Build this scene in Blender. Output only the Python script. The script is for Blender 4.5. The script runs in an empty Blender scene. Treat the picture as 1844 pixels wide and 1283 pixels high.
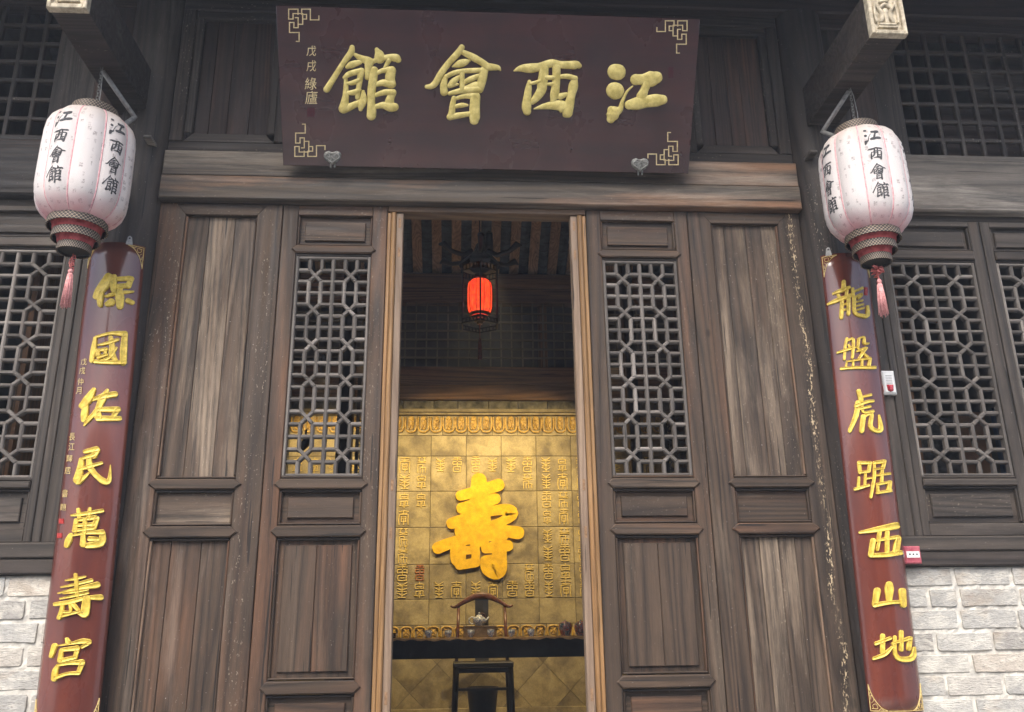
import bpy, bmesh, math, random
from mathutils import Vector, Matrix
random.seed(7)
R = math.radians
sc = bpy.context.scene
col = sc.collection

# ------------------------------------------------------------------ camera
YAW, PIT, ROL, FPX = 0.0670993651, 0.307259266, -0.0136216699, 1549.02
PW, PH = 1844.0, 1283.0
CAM = Vector((0, -4.3, 1.5))
_cy, _sy, _cp, _sp, _cr, _sr = math.cos(YAW), math.sin(YAW), math.cos(PIT), math.sin(PIT), math.cos(ROL), math.sin(ROL)
FW = Vector((_sy*_cp, _cy*_cp, _sp)); _r = Vector((_cy, -_sy, 0)); _u = _r.cross(FW)
RT = _r*_cr + _u*_sr; UP = _u*_cr - _r*_sr
cd = bpy.data.cameras.new('camera'); cam = bpy.data.objects.new('camera', cd); col.objects.link(cam)
m = Matrix((RT, UP, -FW)).transposed().to_4x4(); m.translation = CAM
cam.matrix_world = m
cd.sensor_fit = 'HORIZONTAL'; cd.sensor_width = 36.0; cd.lens = 36.0*FPX/PW
cd.clip_start = 0.05; cd.clip_end = 600
sc.camera = cam

# ------------------------------------------------------------------ light
w = bpy.data.worlds.new('World'); sc.world = w; w.use_nodes = True
nt = w.node_tree; nt.nodes.clear()
so = nt.nodes.new('ShaderNodeOutputWorld'); bg = nt.nodes.new('ShaderNodeBackground'); sk = nt.nodes.new('ShaderNodeTexSky')
sk.sky_type = 'NISHITA'; sk.sun_disc = False
SUN_EL, SUN_AZ = R(50), R(200)     # azimuth of the sun, clockwise from +Y
sk.sun_elevation = SUN_EL; sk.sun_rotation = SUN_AZ
sk.air_density = 1.0; sk.dust_density = 4.0; sk.ozone_density = 1.0
bg.inputs['Strength'].default_value = 0.15
nt.links.new(sk.outputs[0], bg.inputs[0]); nt.links.new(bg.outputs[0], so.inputs[0])
sl = bpy.data.lights.new('sun', 'SUN'); sl.energy = 1.4; sl.angle = R(35); sl.color = (1, 0.965, 0.92)
so_ = bpy.data.objects.new('sun', sl); col.objects.link(so_)
sd = Vector((math.sin(SUN_AZ)*math.cos(SUN_EL), math.cos(SUN_AZ)*math.cos(SUN_EL), math.sin(SUN_EL)))
so_.rotation_euler = sd.to_track_quat('Z', 'Y').to_euler(); so_.location = (0, -6, 9)
sc.view_settings.view_transform = 'Standard'; sc.view_settings.look = 'None'
sc.view_settings.gamma = 1.0; sc.view_settings.use_curve_mapping = False
sc.view_settings.exposure = 1.08
sc.cycles.max_bounces = 8; sc.cycles.use_denoising = True
try: sc.cycles.sample_clamp_indirect = 6
except Exception: pass

# ------------------------------------------------------------------ place on surfaces
def ray(x, y): return RT*(x-PW/2) - UP*(y-PH/2) + FW*FPX
def at(x, y, Y):
    d = ray(x, y); return CAM + d*((Y-CAM.y)/d.y)
def atz(x, y, Z):
    d = ray(x, y); return CAM + d*((Z-CAM.z)/d.z)

# ------------------------------------------------------------------ materials
def newmat(name):
    ma = bpy.data.materials.new(name); ma.use_nodes = True
    t = ma.node_tree; b = t.nodes['Principled BSDF']; return ma, t, b
def N(t, ty, **k):
    n = t.nodes.new(ty)
    for a, v in k.items():
        if a == 'ins':
            for i, x in v.items(): n.inputs[i].default_value = x
        else: setattr(n, a, v)
    return n
def ramp(t, fac, stops):
    n = t.nodes.new('ShaderNodeValToRGB'); e = n.color_ramp.elements
    while len(e) > 1: e.remove(e[-1])
    e[0].position = stops[0][0]; c = stops[0][1]; e[0].color = (c if len(c) == 4 else (*c, 1)) if isinstance(c, tuple) else (c, c, c, 1)
    for p, c in stops[1:]:
        q = e.new(p); q.color = (*c, 1) if isinstance(c, tuple) else (c, c, c, 1)
    t.links.new(fac, n.inputs[0]); return n.outputs[0]
def mix(t, fac, a, b, mode='MIX'):
    n = t.nodes.new('ShaderNodeMix'); n.data_type = 'RGBA'; n.blend_type = mode
    for s, v in ((0, fac), (6, a), (7, b)):
        if hasattr(v, 'is_output'): t.links.new(v, n.inputs[s])
        elif isinstance(v, tuple): n.inputs[s].default_value = (*v, 1)
        else: n.inputs[s].default_value = v
    return n.outputs[2]
def mth(t, op, a, b=0.0):
    n = t.nodes.new('ShaderNodeMath'); n.operation = op
    for s, v in ((0, a), (1, b)):
        if hasattr(v, 'is_output'): t.links.new(v, n.inputs[s])
        else: n.inputs[s].default_value = v
    return n.outputs[0]
def coords(t, scale, rnd=True):
    tc = t.nodes.new('ShaderNodeTexCoord'); mp = t.nodes.new('ShaderNodeMapping')
    mp.inputs['Scale'].default_value = scale
    if rnd:
        oi = t.nodes.new('ShaderNodeObjectInfo'); cm = t.nodes.new('ShaderNodeCombineXYZ')
        for i, k in enumerate((37.0, 53.0, 71.0)): t.links.new(mth(t, 'MULTIPLY', oi.outputs['Random'], k), cm.inputs[i])
        va = t.nodes.new('ShaderNodeVectorMath'); va.operation = 'ADD'
        t.links.new(tc.outputs['Object'], va.inputs[0]); t.links.new(cm.outputs[0], va.inputs[1])
        t.links.new(va.outputs[0], mp.inputs[0])
    else: t.links.new(tc.outputs['Object'], mp.inputs[0])
    return mp.outputs[0]
def noise(t, v, scale, detail=5, rough=.6, dist=0.0):
    n = N(t, 'ShaderNodeTexNoise', ins={'Scale': scale, 'Detail': detail, 'Roughness': rough, 'Distortion': dist})
    t.links.new(v, n.inputs['Vector']); return n.outputs[0]
def bump(t, b, h, s, d=.01):
    n = N(t, 'ShaderNodeBump', ins={'Strength': s, 'Distance': d}); t.links.new(h, n.inputs['Height'])
    t.links.new(n.outputs[0], b.inputs['Normal'])

def wood(name, ax, dark=(.020, .0145, .011), mid=(.074, .049, .032), pale=(.29, .225, .16), wear=.5, warm=.3, fleck=.3, rough=.6, spec=.35, warmc=(.15, .070, .036), flake=0.0):
    ma, t, b = newmat(name)
    def st(k): return {'X': (k, 1, 1), 'Y': (1, k, 1), 'Z': (1, 1, k)}[ax]
    v2 = coords(t, st(.11)); v5 = coords(t, st(.04))
    fine = noise(t, coords(t, st(.04)), 240, 8, .78, .12)      # fibres
    med = noise(t, v5, 38, 5, .6, .25)                          # early and late wood
    slow = noise(t, v5, 4.2, 2, .4, .3)
    rings = mth(t, 'PINGPONG', mth(t, 'MULTIPLY', slow, 34.0), 1.0)   # cathedral figure
    vo = N(t, 'ShaderNodeTexVoronoi', ins={'Scale': 3.1, 'Randomness': 1.0}); t.links.new(coords(t, st(.6)), vo.inputs['Vector'])
    knot = ramp(t, vo.outputs['Distance'], [(.030, 1.0), (.062, 0.0)])
    g = mth(t, 'ADD', mth(t, 'MULTIPLY', fine, .52), mth(t, 'ADD', mth(t, 'MULTIPLY', med, .30), mth(t, 'MULTIPLY', rings, .18)))
    dk = tuple((x+y)/2 for x, y in zip(dark, mid))
    c = ramp(t, g, [(.30, dark), (.45, dk), (.58, mid), (.80, tuple(min(1, x*1.6) for x in mid))])
    c = mix(t, mth(t, 'MULTIPLY', ramp(t, rings, [(.0, 1.0), (.22, 0.0)]), .42), c, dark)
    c = mix(t, mth(t, 'MULTIPLY', knot, .75), c, tuple(x*.6 for x in dark))
    oi = t.nodes.new('ShaderNodeObjectInfo')
    tone = mth(t, 'ADD', .86, mth(t, 'MULTIPLY', oi.outputs['Random'], .28))
    big = mth(t, 'ADD', .68, mth(t, 'MULTIPLY', noise(t, coords(t, st(.3)), 2.2, 5, .6), .60))
    vm = t.nodes.new('ShaderNodeVectorMath'); vm.operation = 'SCALE'; t.links.new(c, vm.inputs[0]); t.links.new(mth(t, 'MULTIPLY', tone, big), vm.inputs['Scale']); c = vm.outputs[0]
    # reddish brown where the stain survives
    wn = noise(t, v2, 4.0, 5, .62, .4)
    c = mix(t, mth(t, 'MULTIPLY', ramp(t, wn, [(.58-.14*warm, 0.0), (.74-.12*warm, 1.0)]), min(1, warm*1.1)), c, mix(t, ramp(t, g, [(.36, 0.0), (.62, 1.0)]), tuple(x*.4 for x in warmc), tuple(min(1, x*1.35) for x in warmc)))
    # pale bare streaks with soft edges, broken up by the fibres
    pn = noise(t, v2, 4.8, 6, .6, .5)
    pg = mth(t, 'MULTIPLY', ramp(t, mth(t, 'ADD', pn, mth(t, 'MULTIPLY', mth(t, 'SUBTRACT', fine, .5), .16)), [(.60-.13*wear, 0.0), (.80-.15*wear, 1.0)]), ramp(t, g, [(.36, .35), (.56, 1.0)]))
    c = mix(t, mth(t, 'MULTIPLY', pg, min(1, .30+wear*.55)), c, pale)
    # dark damp stains
    dn = noise(t, coords(t, st(.45)), 2.6, 6, .6)
    c = mix(t, mth(t, 'MULTIPLY', ramp(t, dn, [(.54, 0.0), (.70, 1.0)]), .55), c, tuple(x*.8 for x in dark))
    # flakes of old paint and lime spots
    fl = noise(t, coords(t, st(.40)), 120, 3, .6); flm = noise(t, coords(t, st(.10)), 5.0, 3, .5)
    fk = mth(t, 'MULTIPLY', ramp(t, fl, [(.64, 0.0), (.68, 1.0)]), ramp(t, flm, [(.62-.10*fleck, 0.0), (.70-.08*fleck, 1.0)]))
    c = mix(t, mth(t, 'MULTIPLY', fk, min(1, fleck*1.5)), c, (.46, .40, .30))
    if flake:
        tc = t.nodes.new('ShaderNodeTexCoord'); sx = t.nodes.new('ShaderNodeSeparateXYZ'); t.links.new(tc.outputs['Object'], sx.inputs[0])
        wob = mth(t, 'MULTIPLY', mth(t, 'SUBTRACT', noise(t, coords(t, st(1.0), False), 1.6, 4, .6), .5), .16)
        dd = mth(t, 'ABSOLUTE', mth(t, 'SUBTRACT', mth(t, 'ADD', sx.outputs[0], wob), flake))
        f2 = noise(t, coords(t, st(.38), False), 100, 5, .7)
        m2 = mth(t, 'MULTIPLY', ramp(t, mth(t, 'SUBTRACT', f2, mth(t, 'MULTIPLY', dd, 3.6)), [(.52, 0.0), (.55, 1.0)]), mth(t, 'MULTIPLY', ramp(t, dd, [(.010, 1.0), (.036, 0.0)]), ramp(t, noise(t, coords(t, st(.3), False), 7, 4, .6), [(.40, .1), (.55, 1.0)])))
        c = mix(t, m2, c, (.54, .43, .27))
    sp = noise(t, coords(t, (1, 1, 1)), 130, 2, .5)
    c = mix(t, mth(t, 'MULTIPLY', ramp(t, sp, [(.745, 0.0), (.775, 1.0)]), min(1, .4+fleck)), c, (.48, .44, .40))
    # drying cracks
    ck = noise(t, coords(t, st(.025)), 60, 2, .5, .15)
    c = mix(t, mth(t, 'MULTIPLY', ramp(t, ck, [(.300, 1.0), (.315, 0.0)]), .85), c, (.008, .007, .006))
    t.links.new(c, b.inputs['Base Color'])
    rr = ramp(t, med, [(.3, max(.1, rough-.16)), (.7, min(1, rough+.22))]); t.links.new(rr, b.inputs['Roughness'])
    b.inputs['Specular IOR Level'].default_value = spec
    bump(t, b, mth(t, 'ADD', g, mth(t, 'MULTIPLY', pg, .3)), .65, .003)
    return ma

def wpair(name, **k): return {a: wood(name+'_'+a.lower(), a, **k) for a in 'XZ'}
W_DOOR = wpair('door_wood', wear=.12, warm=.50, fleck=.2)
W_PLANK = wpair('bare_plank_wood', mid=(.092, .064, .044), pale=(.36, .28, .20), wear=.75, warm=.30, fleck=.45)
W_LOW = wpair('weathered_door_wood', mid=(.076, .051, .034), pale=(.32, .265, .215), wear=.28, warm=.5, fleck=.4)
W_FLAKE = wpair('flaking_frame_wood', mid=(.064, .045, .032), wear=.3, warm=.30, fleck=.45, flake=1.872)
W_LAT = wpair('lattice_wood', dark=(.050, .043, .037), mid=(.115, .102, .090), pale=(.36, .325, .29), wear=.75, warm=.12, fleck=.2)
W_DARK = wpair('dark_wood_and_shade', dark=(.010, .010, .011), mid=(.034, .027, .023), pale=(.12, .11, .105), wear=.15, warm=.25, fleck=.15)
W_COL = wpair('column_wood', dark=(.017, .014, .012), mid=(.052, .041, .034), pale=(.24, .21, .18), wear=.22, warm=.12, fleck=.5)
W_LINT = wpair('lintel_wood', dark=(.042, .036, .030), mid=(.094, .073, .054), pale=(.37, .315, .25), wear=.75, warm=.62, fleck=.1, warmc=(.33, .165, .085))
W_PALE = wpair('pale_beam_wood', dark=(.05, .045, .038), mid=(.15, .13, .11), pale=(.44, .395, .335), wear=.95, warm=.1, fleck=.1)
W_RED = wpair('reddish_board_wood', dark=(.020, .013, .011), mid=(.052, .034, .027), pale=(.13, .10, .09), wear=.1, warm=.4, fleck=.05)
W_NEW = wpair('raw_pine', dark=(.17, .092, .036), mid=(.285, .165, .072), pale=(.34, .23, .13), wear=.35, warm=.35, fleck=0, warmc=(.45, .22, .08), rough=.5)
W_EDGE = wpair('pale_pine_edge', dark=(.15, .10, .066), mid=(.235, .170, .120), pale=(.29, .225, .172), wear=.5, warm=.2, fleck=0, warmc=(.45, .28, .14))
W_INT = wpair('interior_wood', dark=(.035, .017, .008), mid=(.13, .065, .028), pale=(.22, .13, .07), wear=.15, warm=.35, fleck=0, warmc=(.26, .09, .03))
M_RAFT = wood('rafter_wood', 'Y', dark=(.2, .12, .07), mid=(.48, .31, .18), pale=(.6, .42, .28), wear=.2, warm=.3, fleck=0, warmc=(.3, .13, .05))

def simple(name, c, rough=.6, metal=0, spec=.4, nz=.0, nscale=30, c2=None, bmp=0, emi=None, coat=0, rnd=True):
    ma, t, b = newmat(name)
    b.inputs['Roughness'].default_value = rough; b.inputs['Metallic'].default_value = metal
    b.inputs['Specular IOR Level'].default_value = spec
    if coat: b.inputs['Coat Weight'].default_value = coat; b.inputs['Coat Roughness'].default_value = .12
    n = noise(t, coords(t, (1, 1, 1), rnd), nscale, 6, .65)
    cc = mix(t, ramp(t, n, [(.35, 0.0), (.65, 1.0)]), tuple(x*(1-nz) for x in c), c2 or c)
    t.links.new(cc, b.inputs['Base Color'])
    if bmp: bump(t, b, n, bmp, .004)
    if emi: b.inputs['Emission Color'].default_value = (*emi[0], 1); b.inputs['Emission Strength'].default_value = emi[1]
    return ma

def lacquer(name, base, deep, rough, streak_ax='Z'):
    ma, t, b = newmat(name)
    v = coords(t, (1, 1, .12) if streak_ax == 'Z' else (.12, 1, 1), False)
    n = noise(t, v, 9, 6, .6, .3); n2 = noise(t, coords(t, (1, 1, .5), False), 3.5, 4, .55)
    c = mix(t, ramp(t, n, [(.35, 0.0), (.7, 1.0)]), deep, base)
    c = mix(t, mth(t, 'MULTIPLY', ramp(t, n2, [(.45, 0.0), (.7, 1.0)]), .55), c, tuple(x*.6 for x in deep))
    d = noise(t, coords(t, (1, 1, 1), False), 140, 2, .5)
    c = mix(t, mth(t, 'MULTIPLY', ramp(t, d, [(.74, 0.0), (.78, 1.0)]), .35), c, (.35, .28, .25))
    t.links.new(c, b.inputs['Base Color'])
    rg = ramp(t, n2, [(.3, rough), (.7, rough+.16)]); t.links.new(rg, b.inputs['Roughness'])
    b.inputs['Specular IOR Level'].default_value = .5
    b.inputs['Coat Weight'].default_value = .75; b.inputs['Coat Roughness'].default_value = .09; b.inputs['Coat IOR'].default_value = 1.5
    bump(t, b, n, .05, .004)
    return ma
M_PLAQ = lacquer('plaque_lacquer', (.060, .021, .018), (.036, .015, .015), .22, 'X')
M_COUP = lacquer('couplet_lacquer', (.185, .046, .026), (.10, .026, .020), .2, 'Z')
M_GOLDP = simple('gold_leaf_plaque', (.68, .54, .14), .4, .05, .5, .25, 30, (.80, .67, .24), .3)
M_GOLD = simple('gold_paint', (.68, .47, .05), .42, .1, .5, .25, 40, (.86, .64, .11), .35)
M_GLINE = simple('gold_line', (.62, .46, .15), .5, .1, .5, .3, 60, (.78, .60, .26))
M_FRET = simple('fret_gold', (.66, .52, .26), .5, .0, .5, .25, 60, (.78, .64, .36))
M_SEAL = simple('seal_red', (.42, .03, .03), .6, 0, .3, .4, 90, (.5, .06, .05))
M_SHOU = simple('shou_yellow', (.74, .43, .010), .6, 0, .25, .18, 14, (.82, .52, .016), .4)
M_IRON = simple('iron', (.20, .20, .18), .55, .5, .5, .5, 80, (.36, .36, .33), .5)
M_CONDUIT = simple('metal_conduit', (.30, .30, .29), .5, .3, .5, .3, 50, (.42, .41, .39), .2)
M_MORTAR = simple('lime_mortar', (.58, .56, .51), .95, 0, .1, .35, 14, (.74, .71, .63), .8)
M_BLACKW = simple('black_lacquered_wood', (.012, .011, .011), .45, 0, .4, .4, 12, (.02, .017, .015), .2)
M_DARKR = simple('rosewood', (.075, .022, .012), .35, 0, .45, .5, 16, (.13, .042, .02), .2)
M_CARV = simple('pale_carved_wood', (.42, .36, .26), .8, 0, .2, .4, 30, (.60, .53, .40), .6)
M_STONE = simple('courtyard_stone', (.26, .25, .23), .22, 0, .6, .35, 2.5, (.34, .33, .31), .4)
M_PLASTER = simple('grey_plaster', (.10, .095, .09), .9, 0, .2, .35, 1.5, (.15, .14, .13), .4)
M_RTILE = simple('roof_tile', (.035, .045, .055), .8, 0, .2, .5, 12, (.08, .095, .11), .5)
M_DARKGREY = simple('old_grey_brick', (.075, .075, .06), .9, 0, .2, .5, 9, (.22, .20, .15), .6)
M_WHITEP = simple('white_plastic', (.80, .80, .78), .4, 0, .5, .05, 40, (.84, .84, .82))
M_REDPL = simple('red_lens', (.55, .02, .04), .2, 0, .6, .3, 30, (.7, .05, .07), 0, None, .6)
M_REDBOX = simple('red_box_plastic', (.40, .06, .09), .4, 0, .5, .25, 40, (.50, .14, .17))
M_INK = simple('black_ink', (.05, .05, .052), .8, 0, .2, .3, 60, (.10, .10, .105))
M_CLOTHB = simple('black_table_cloth', (.008, .008, .009), .85, 0, .15, .4, 10, (.016, .016, .018), .3)
M_CLOTHT = simple('tan_table_runner', (.42, .25, .11), .9, 0, .1, .3, 20, (.52, .34, .17), .4)
M_PORC = None

def mat_brick():
    ma, t, b = newmat('whitewashed_brick')
    oi = t.nodes.new('ShaderNodeObjectInfo')
    base = ramp(t, oi.outputs['Random'], [(0.0, (.44, .43, .40)), (.25, (.56, .55, .51)), (.5, (.54, .475, .395)), (.62, (.58, .52, .44)), (.8, (.50, .50, .47)), (1.0, (.36, .34, .31))])
    v = coords(t, (.6, 1, 1.0)); n = noise(t, v, 14, 7, .7, .4); n2 = noise(t, v, 60, 5, .7)
    c = mix(t, ramp(t, n2, [(.35, .7), (.7, 0.0)]), base, mix(t, .5, base, (.15, .14, .125)))
    c = mix(t, mth(t, 'MULTIPLY', ramp(t, n, [(.47, 0.0), (.64, 1.0)]), .65), c, (.74, .71, .62))
    nb = noise(t, v, 6, 4, .6)
    c = mix(t, mth(t, 'MULTIPLY', ramp(t, nb, [(.56, 0.0), (.68, 1.0)]), .4), c, (.33, .24, .16))
    sc_ = N(t, 'ShaderNodeTexNoise', ins={'Scale': 55, 'Detail': 2, 'Roughness': .5, 'Distortion': 2.5}); t.links.new(coords(t, (.35, 1, 1.6)), sc_.inputs['Vector'])
    c = mix(t, mth(t, 'MULTIPLY', ramp(t, sc_.outputs[0], [(.30, 1.0), (.36, 0.0)]), .5), c, (.16, .15, .14))
    t.links.new(c, b.inputs['Base Color']); b.inputs['Roughness'].default_value = .92; b.inputs['Specular IOR Level'].default_value = .15
    bump(t, b, mth(t, 'ADD', n2, mth(t, 'MULTIPLY', sc_.outputs[0], .8)), .9, .006)
    return ma
M_BRICK = mat_brick()
def mat_tile():
    ma, t, b = newmat('grey_clay_tile')
    oi = t.nodes.new('ShaderNodeObjectInfo')
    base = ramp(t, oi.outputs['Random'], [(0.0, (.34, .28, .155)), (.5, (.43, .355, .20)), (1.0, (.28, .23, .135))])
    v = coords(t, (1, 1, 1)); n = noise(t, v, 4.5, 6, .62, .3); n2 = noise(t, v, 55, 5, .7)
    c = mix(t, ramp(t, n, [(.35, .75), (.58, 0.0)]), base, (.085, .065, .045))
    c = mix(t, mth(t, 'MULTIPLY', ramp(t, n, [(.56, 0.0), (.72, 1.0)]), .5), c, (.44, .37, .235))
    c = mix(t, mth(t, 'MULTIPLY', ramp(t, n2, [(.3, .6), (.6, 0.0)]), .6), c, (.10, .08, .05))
    t.links.new(c, b.inputs['Base Color']); b.inputs['Roughness'].default_value = .75
    bump(t, b, n2, .5, .004); return ma
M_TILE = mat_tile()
M_SCHAR = simple('gilded_seal_relief', (.58, .42, .12), .55, 0, .4, .25, 40, (.68, .52, .18), .4)
M_SCHARR = simple('red_seal_relief', (.36, .09, .03), .6, 0, .4, .4, 60, (.45, .16, .05), .4)
M_PETAL = simple('gilded_lotus_relief', (.46, .27, .05), .5, 0, .4, .5, 30, (.62, .40, .09), .4)

def mat_lantern():
    ma, t, b = newmat('lantern_cloth')
    v = coords(t, (1, 1, 1), False)
    # faint printed seal characters, row by row, and rain stains
    vr = N(t, 'ShaderNodeTexVoronoi', ins={'Scale': 30, 'Randomness': .5}, distance='CHEBYCHEV'); t.links.new(coords(t, (1, 1, .75), False), vr.inputs['Vector'])
    n = noise(t, v, 150, 2, .6); n1 = noise(t, v, 7, 3, .5); n2 = noise(t, coords(t, (1, 1, .35), False), 9, 5, .6)
    cell = ramp(t, vr.outputs['Distance'], [(.20, 1.0), (.26, 0.0)])
    pr = mth(t, 'MULTIPLY', mth(t, 'MULTIPLY', cell, ramp(t, n, [(.42, 1.0), (.58, .1)])), ramp(t, n1, [(.34, 0.0), (.46, 1.0)]))
    c = mix(t, mth(t, 'MULTIPLY', ramp(t, n2, [(.45, 0.0), (.75, 1.0)]), .45), (.80, .76, .74), (.70, .62, .585))
    c = mix(t, mth(t, 'MULTIPLY', pr, .75), c, (.34, .29, .29))
    # dye bled from the red lining at the foot, dust on the shoulder: stains with their own edge
    tc = t.nodes.new('ShaderNodeTexCoord'); sx = t.nodes.new('ShaderNodeSeparateXYZ'); t.links.new(tc.outputs['Object'], sx.inputs[0])
    zz = mth(t, 'ADD', sx.outputs[2], mth(t, 'MULTIPLY', mth(t, 'SUBTRACT', n2, .5), .12))
    foot = ramp(t, mth(t, 'ADD', mth(t, 'MULTIPLY', zz, -1.0), 0.0), [(.51, 0.0), (.62, 1.0)])
    c = mix(t, mth(t, 'MULTIPLY', foot, .8), c, (.72, .30, .34))
    sh = ramp(t, mth(t, 'MULTIPLY', zz, -1.0), [(.05, 1.0), (.17, 0.0)])
    c = mix(t, mth(t, 'MULTIPLY', sh, .65), c, (.52, .42, .34))
    t.links.new(c, b.inputs['Base Color']); b.inputs['Roughness'].default_value = .8; b.inputs['Specular IOR Level'].default_value = .2
    tr = N(t, 'ShaderNodeBsdfTranslucent'); t.links.new(c, tr.inputs[0])
    ms = N(t, 'ShaderNodeMixShader', ins={0: .3}); o = t.nodes['Material Output']
    t.links.new(b.outputs[0], ms.inputs[1]); t.links.new(tr.outputs[0], ms.inputs[2]); t.links.new(ms.outputs[0], o.inputs[0])
    bump(t, b, noise(t, v, 40, 4, .6), .12, .004)
    return ma
M_LANT = mat_lantern()
M_RIB = simple('pink_rib_tape', (.66, .30, .33), .8, 0, .2, .2, 60, (.74, .46, .47))
M_LRED = simple('red_lantern_lining', (.34, .045, .05), .8, 0, .2, .4, 30, (.46, .10, .10))
M_PINK = simple('pink_silk_tassel', (.72, .27, .27), .7, 0, .3, .3, 90, (.80, .42, .40), .5)
def mat_braid():
    ma, t, b = newmat('braided_trim')
    tc = t.nodes.new('ShaderNodeTexCoord')
    g = N(t, 'ShaderNodeTexChecker', ins={'Scale': 1.0}); mp = t.nodes.new('ShaderNodeMapping')
    mp.inputs['Scale'].default_value = (44, 2.5, 1); mp.inputs['Rotation'].default_value = (0, 0, 0)
    t.links.new(tc.outputs['UV'], mp.inputs[0])
    sx = t.nodes.new('ShaderNodeSeparateXYZ'); t.links.new(mp.outputs[0], sx.inputs[0])
    a = mth(t, 'SINE', mth(t, 'MULTIPLY', mth(t, 'ADD', sx.outputs[0], sx.outputs[1]), 3.1416))
    d = mth(t, 'SINE', mth(t, 'MULTIPLY', mth(t, 'SUBTRACT', sx.outputs[0], sx.outputs[1]), 3.1416))
    p = mth(t, 'MULTIPLY', mth(t, 'ABSOLUTE', a), mth(t, 'ABSOLUTE', d))
    c = ramp(t, p, [(.08, (.34, .27, .19)), (.22, (.14, .10, .075)), (.36, (.02, .015, .013))])
    t.links.new(c, b.inputs['Base Color']); b.inputs['Roughness'].default_value = .6
    bump(t, b, p, -.4, .003); return ma
M_BRAID = mat_braid()
def mat_porcelain():
    ma, t, b = newmat('blue_and_white_porcelain')
    v = coords(t, (1, 1, 1)); n = noise(t, v, 42, 3, .6, 1.2)
    c = ramp(t, n, [(.50, (.78, .79, .80)), (.54, (.16, .25, .48)), (.60, (.08, .13, .32)), (.63, (.76, .78, .79))])
    t.links.new(c, b.inputs['Base Color']); b.inputs['Roughness'].default_value = .12; return ma
M_PORC = mat_porcelain()
def mat_jar():
    ma, t, b = newmat('painted_porcelain_jar')
    n = noise(t, coords(t, (1, 1, 1)), 30, 3, .6, 1.0)
    c = ramp(t, n, [(.38, (.05, .09, .16)), (.46, (.30, .34, .36)), (.53, (.40, .07, .06)), (.62, (.07, .12, .14))])
    t.links.new(c, b.inputs['Base Color']); b.inputs['Roughness'].default_value = .18; return ma
M_JAR = mat_jar()
def mat_glow():
    ma, t, b = newmat('glowing_red_silk')
    n = noise(t, coords(t, (1, 1, 1), False), 30, 4, .6)
    c = ramp(t, n, [(.35, (.85, .022, .008)), (.65, (1.0, .095, .018))])
    b.inputs['Base Color'].default_value = (.5, .03, .02, 1)
    t.links.new(c, b.inputs['Emission Color']); b.inputs['Emission Strength'].default_value = 0.75
    return ma
M_GLOW = mat_glow()

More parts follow.
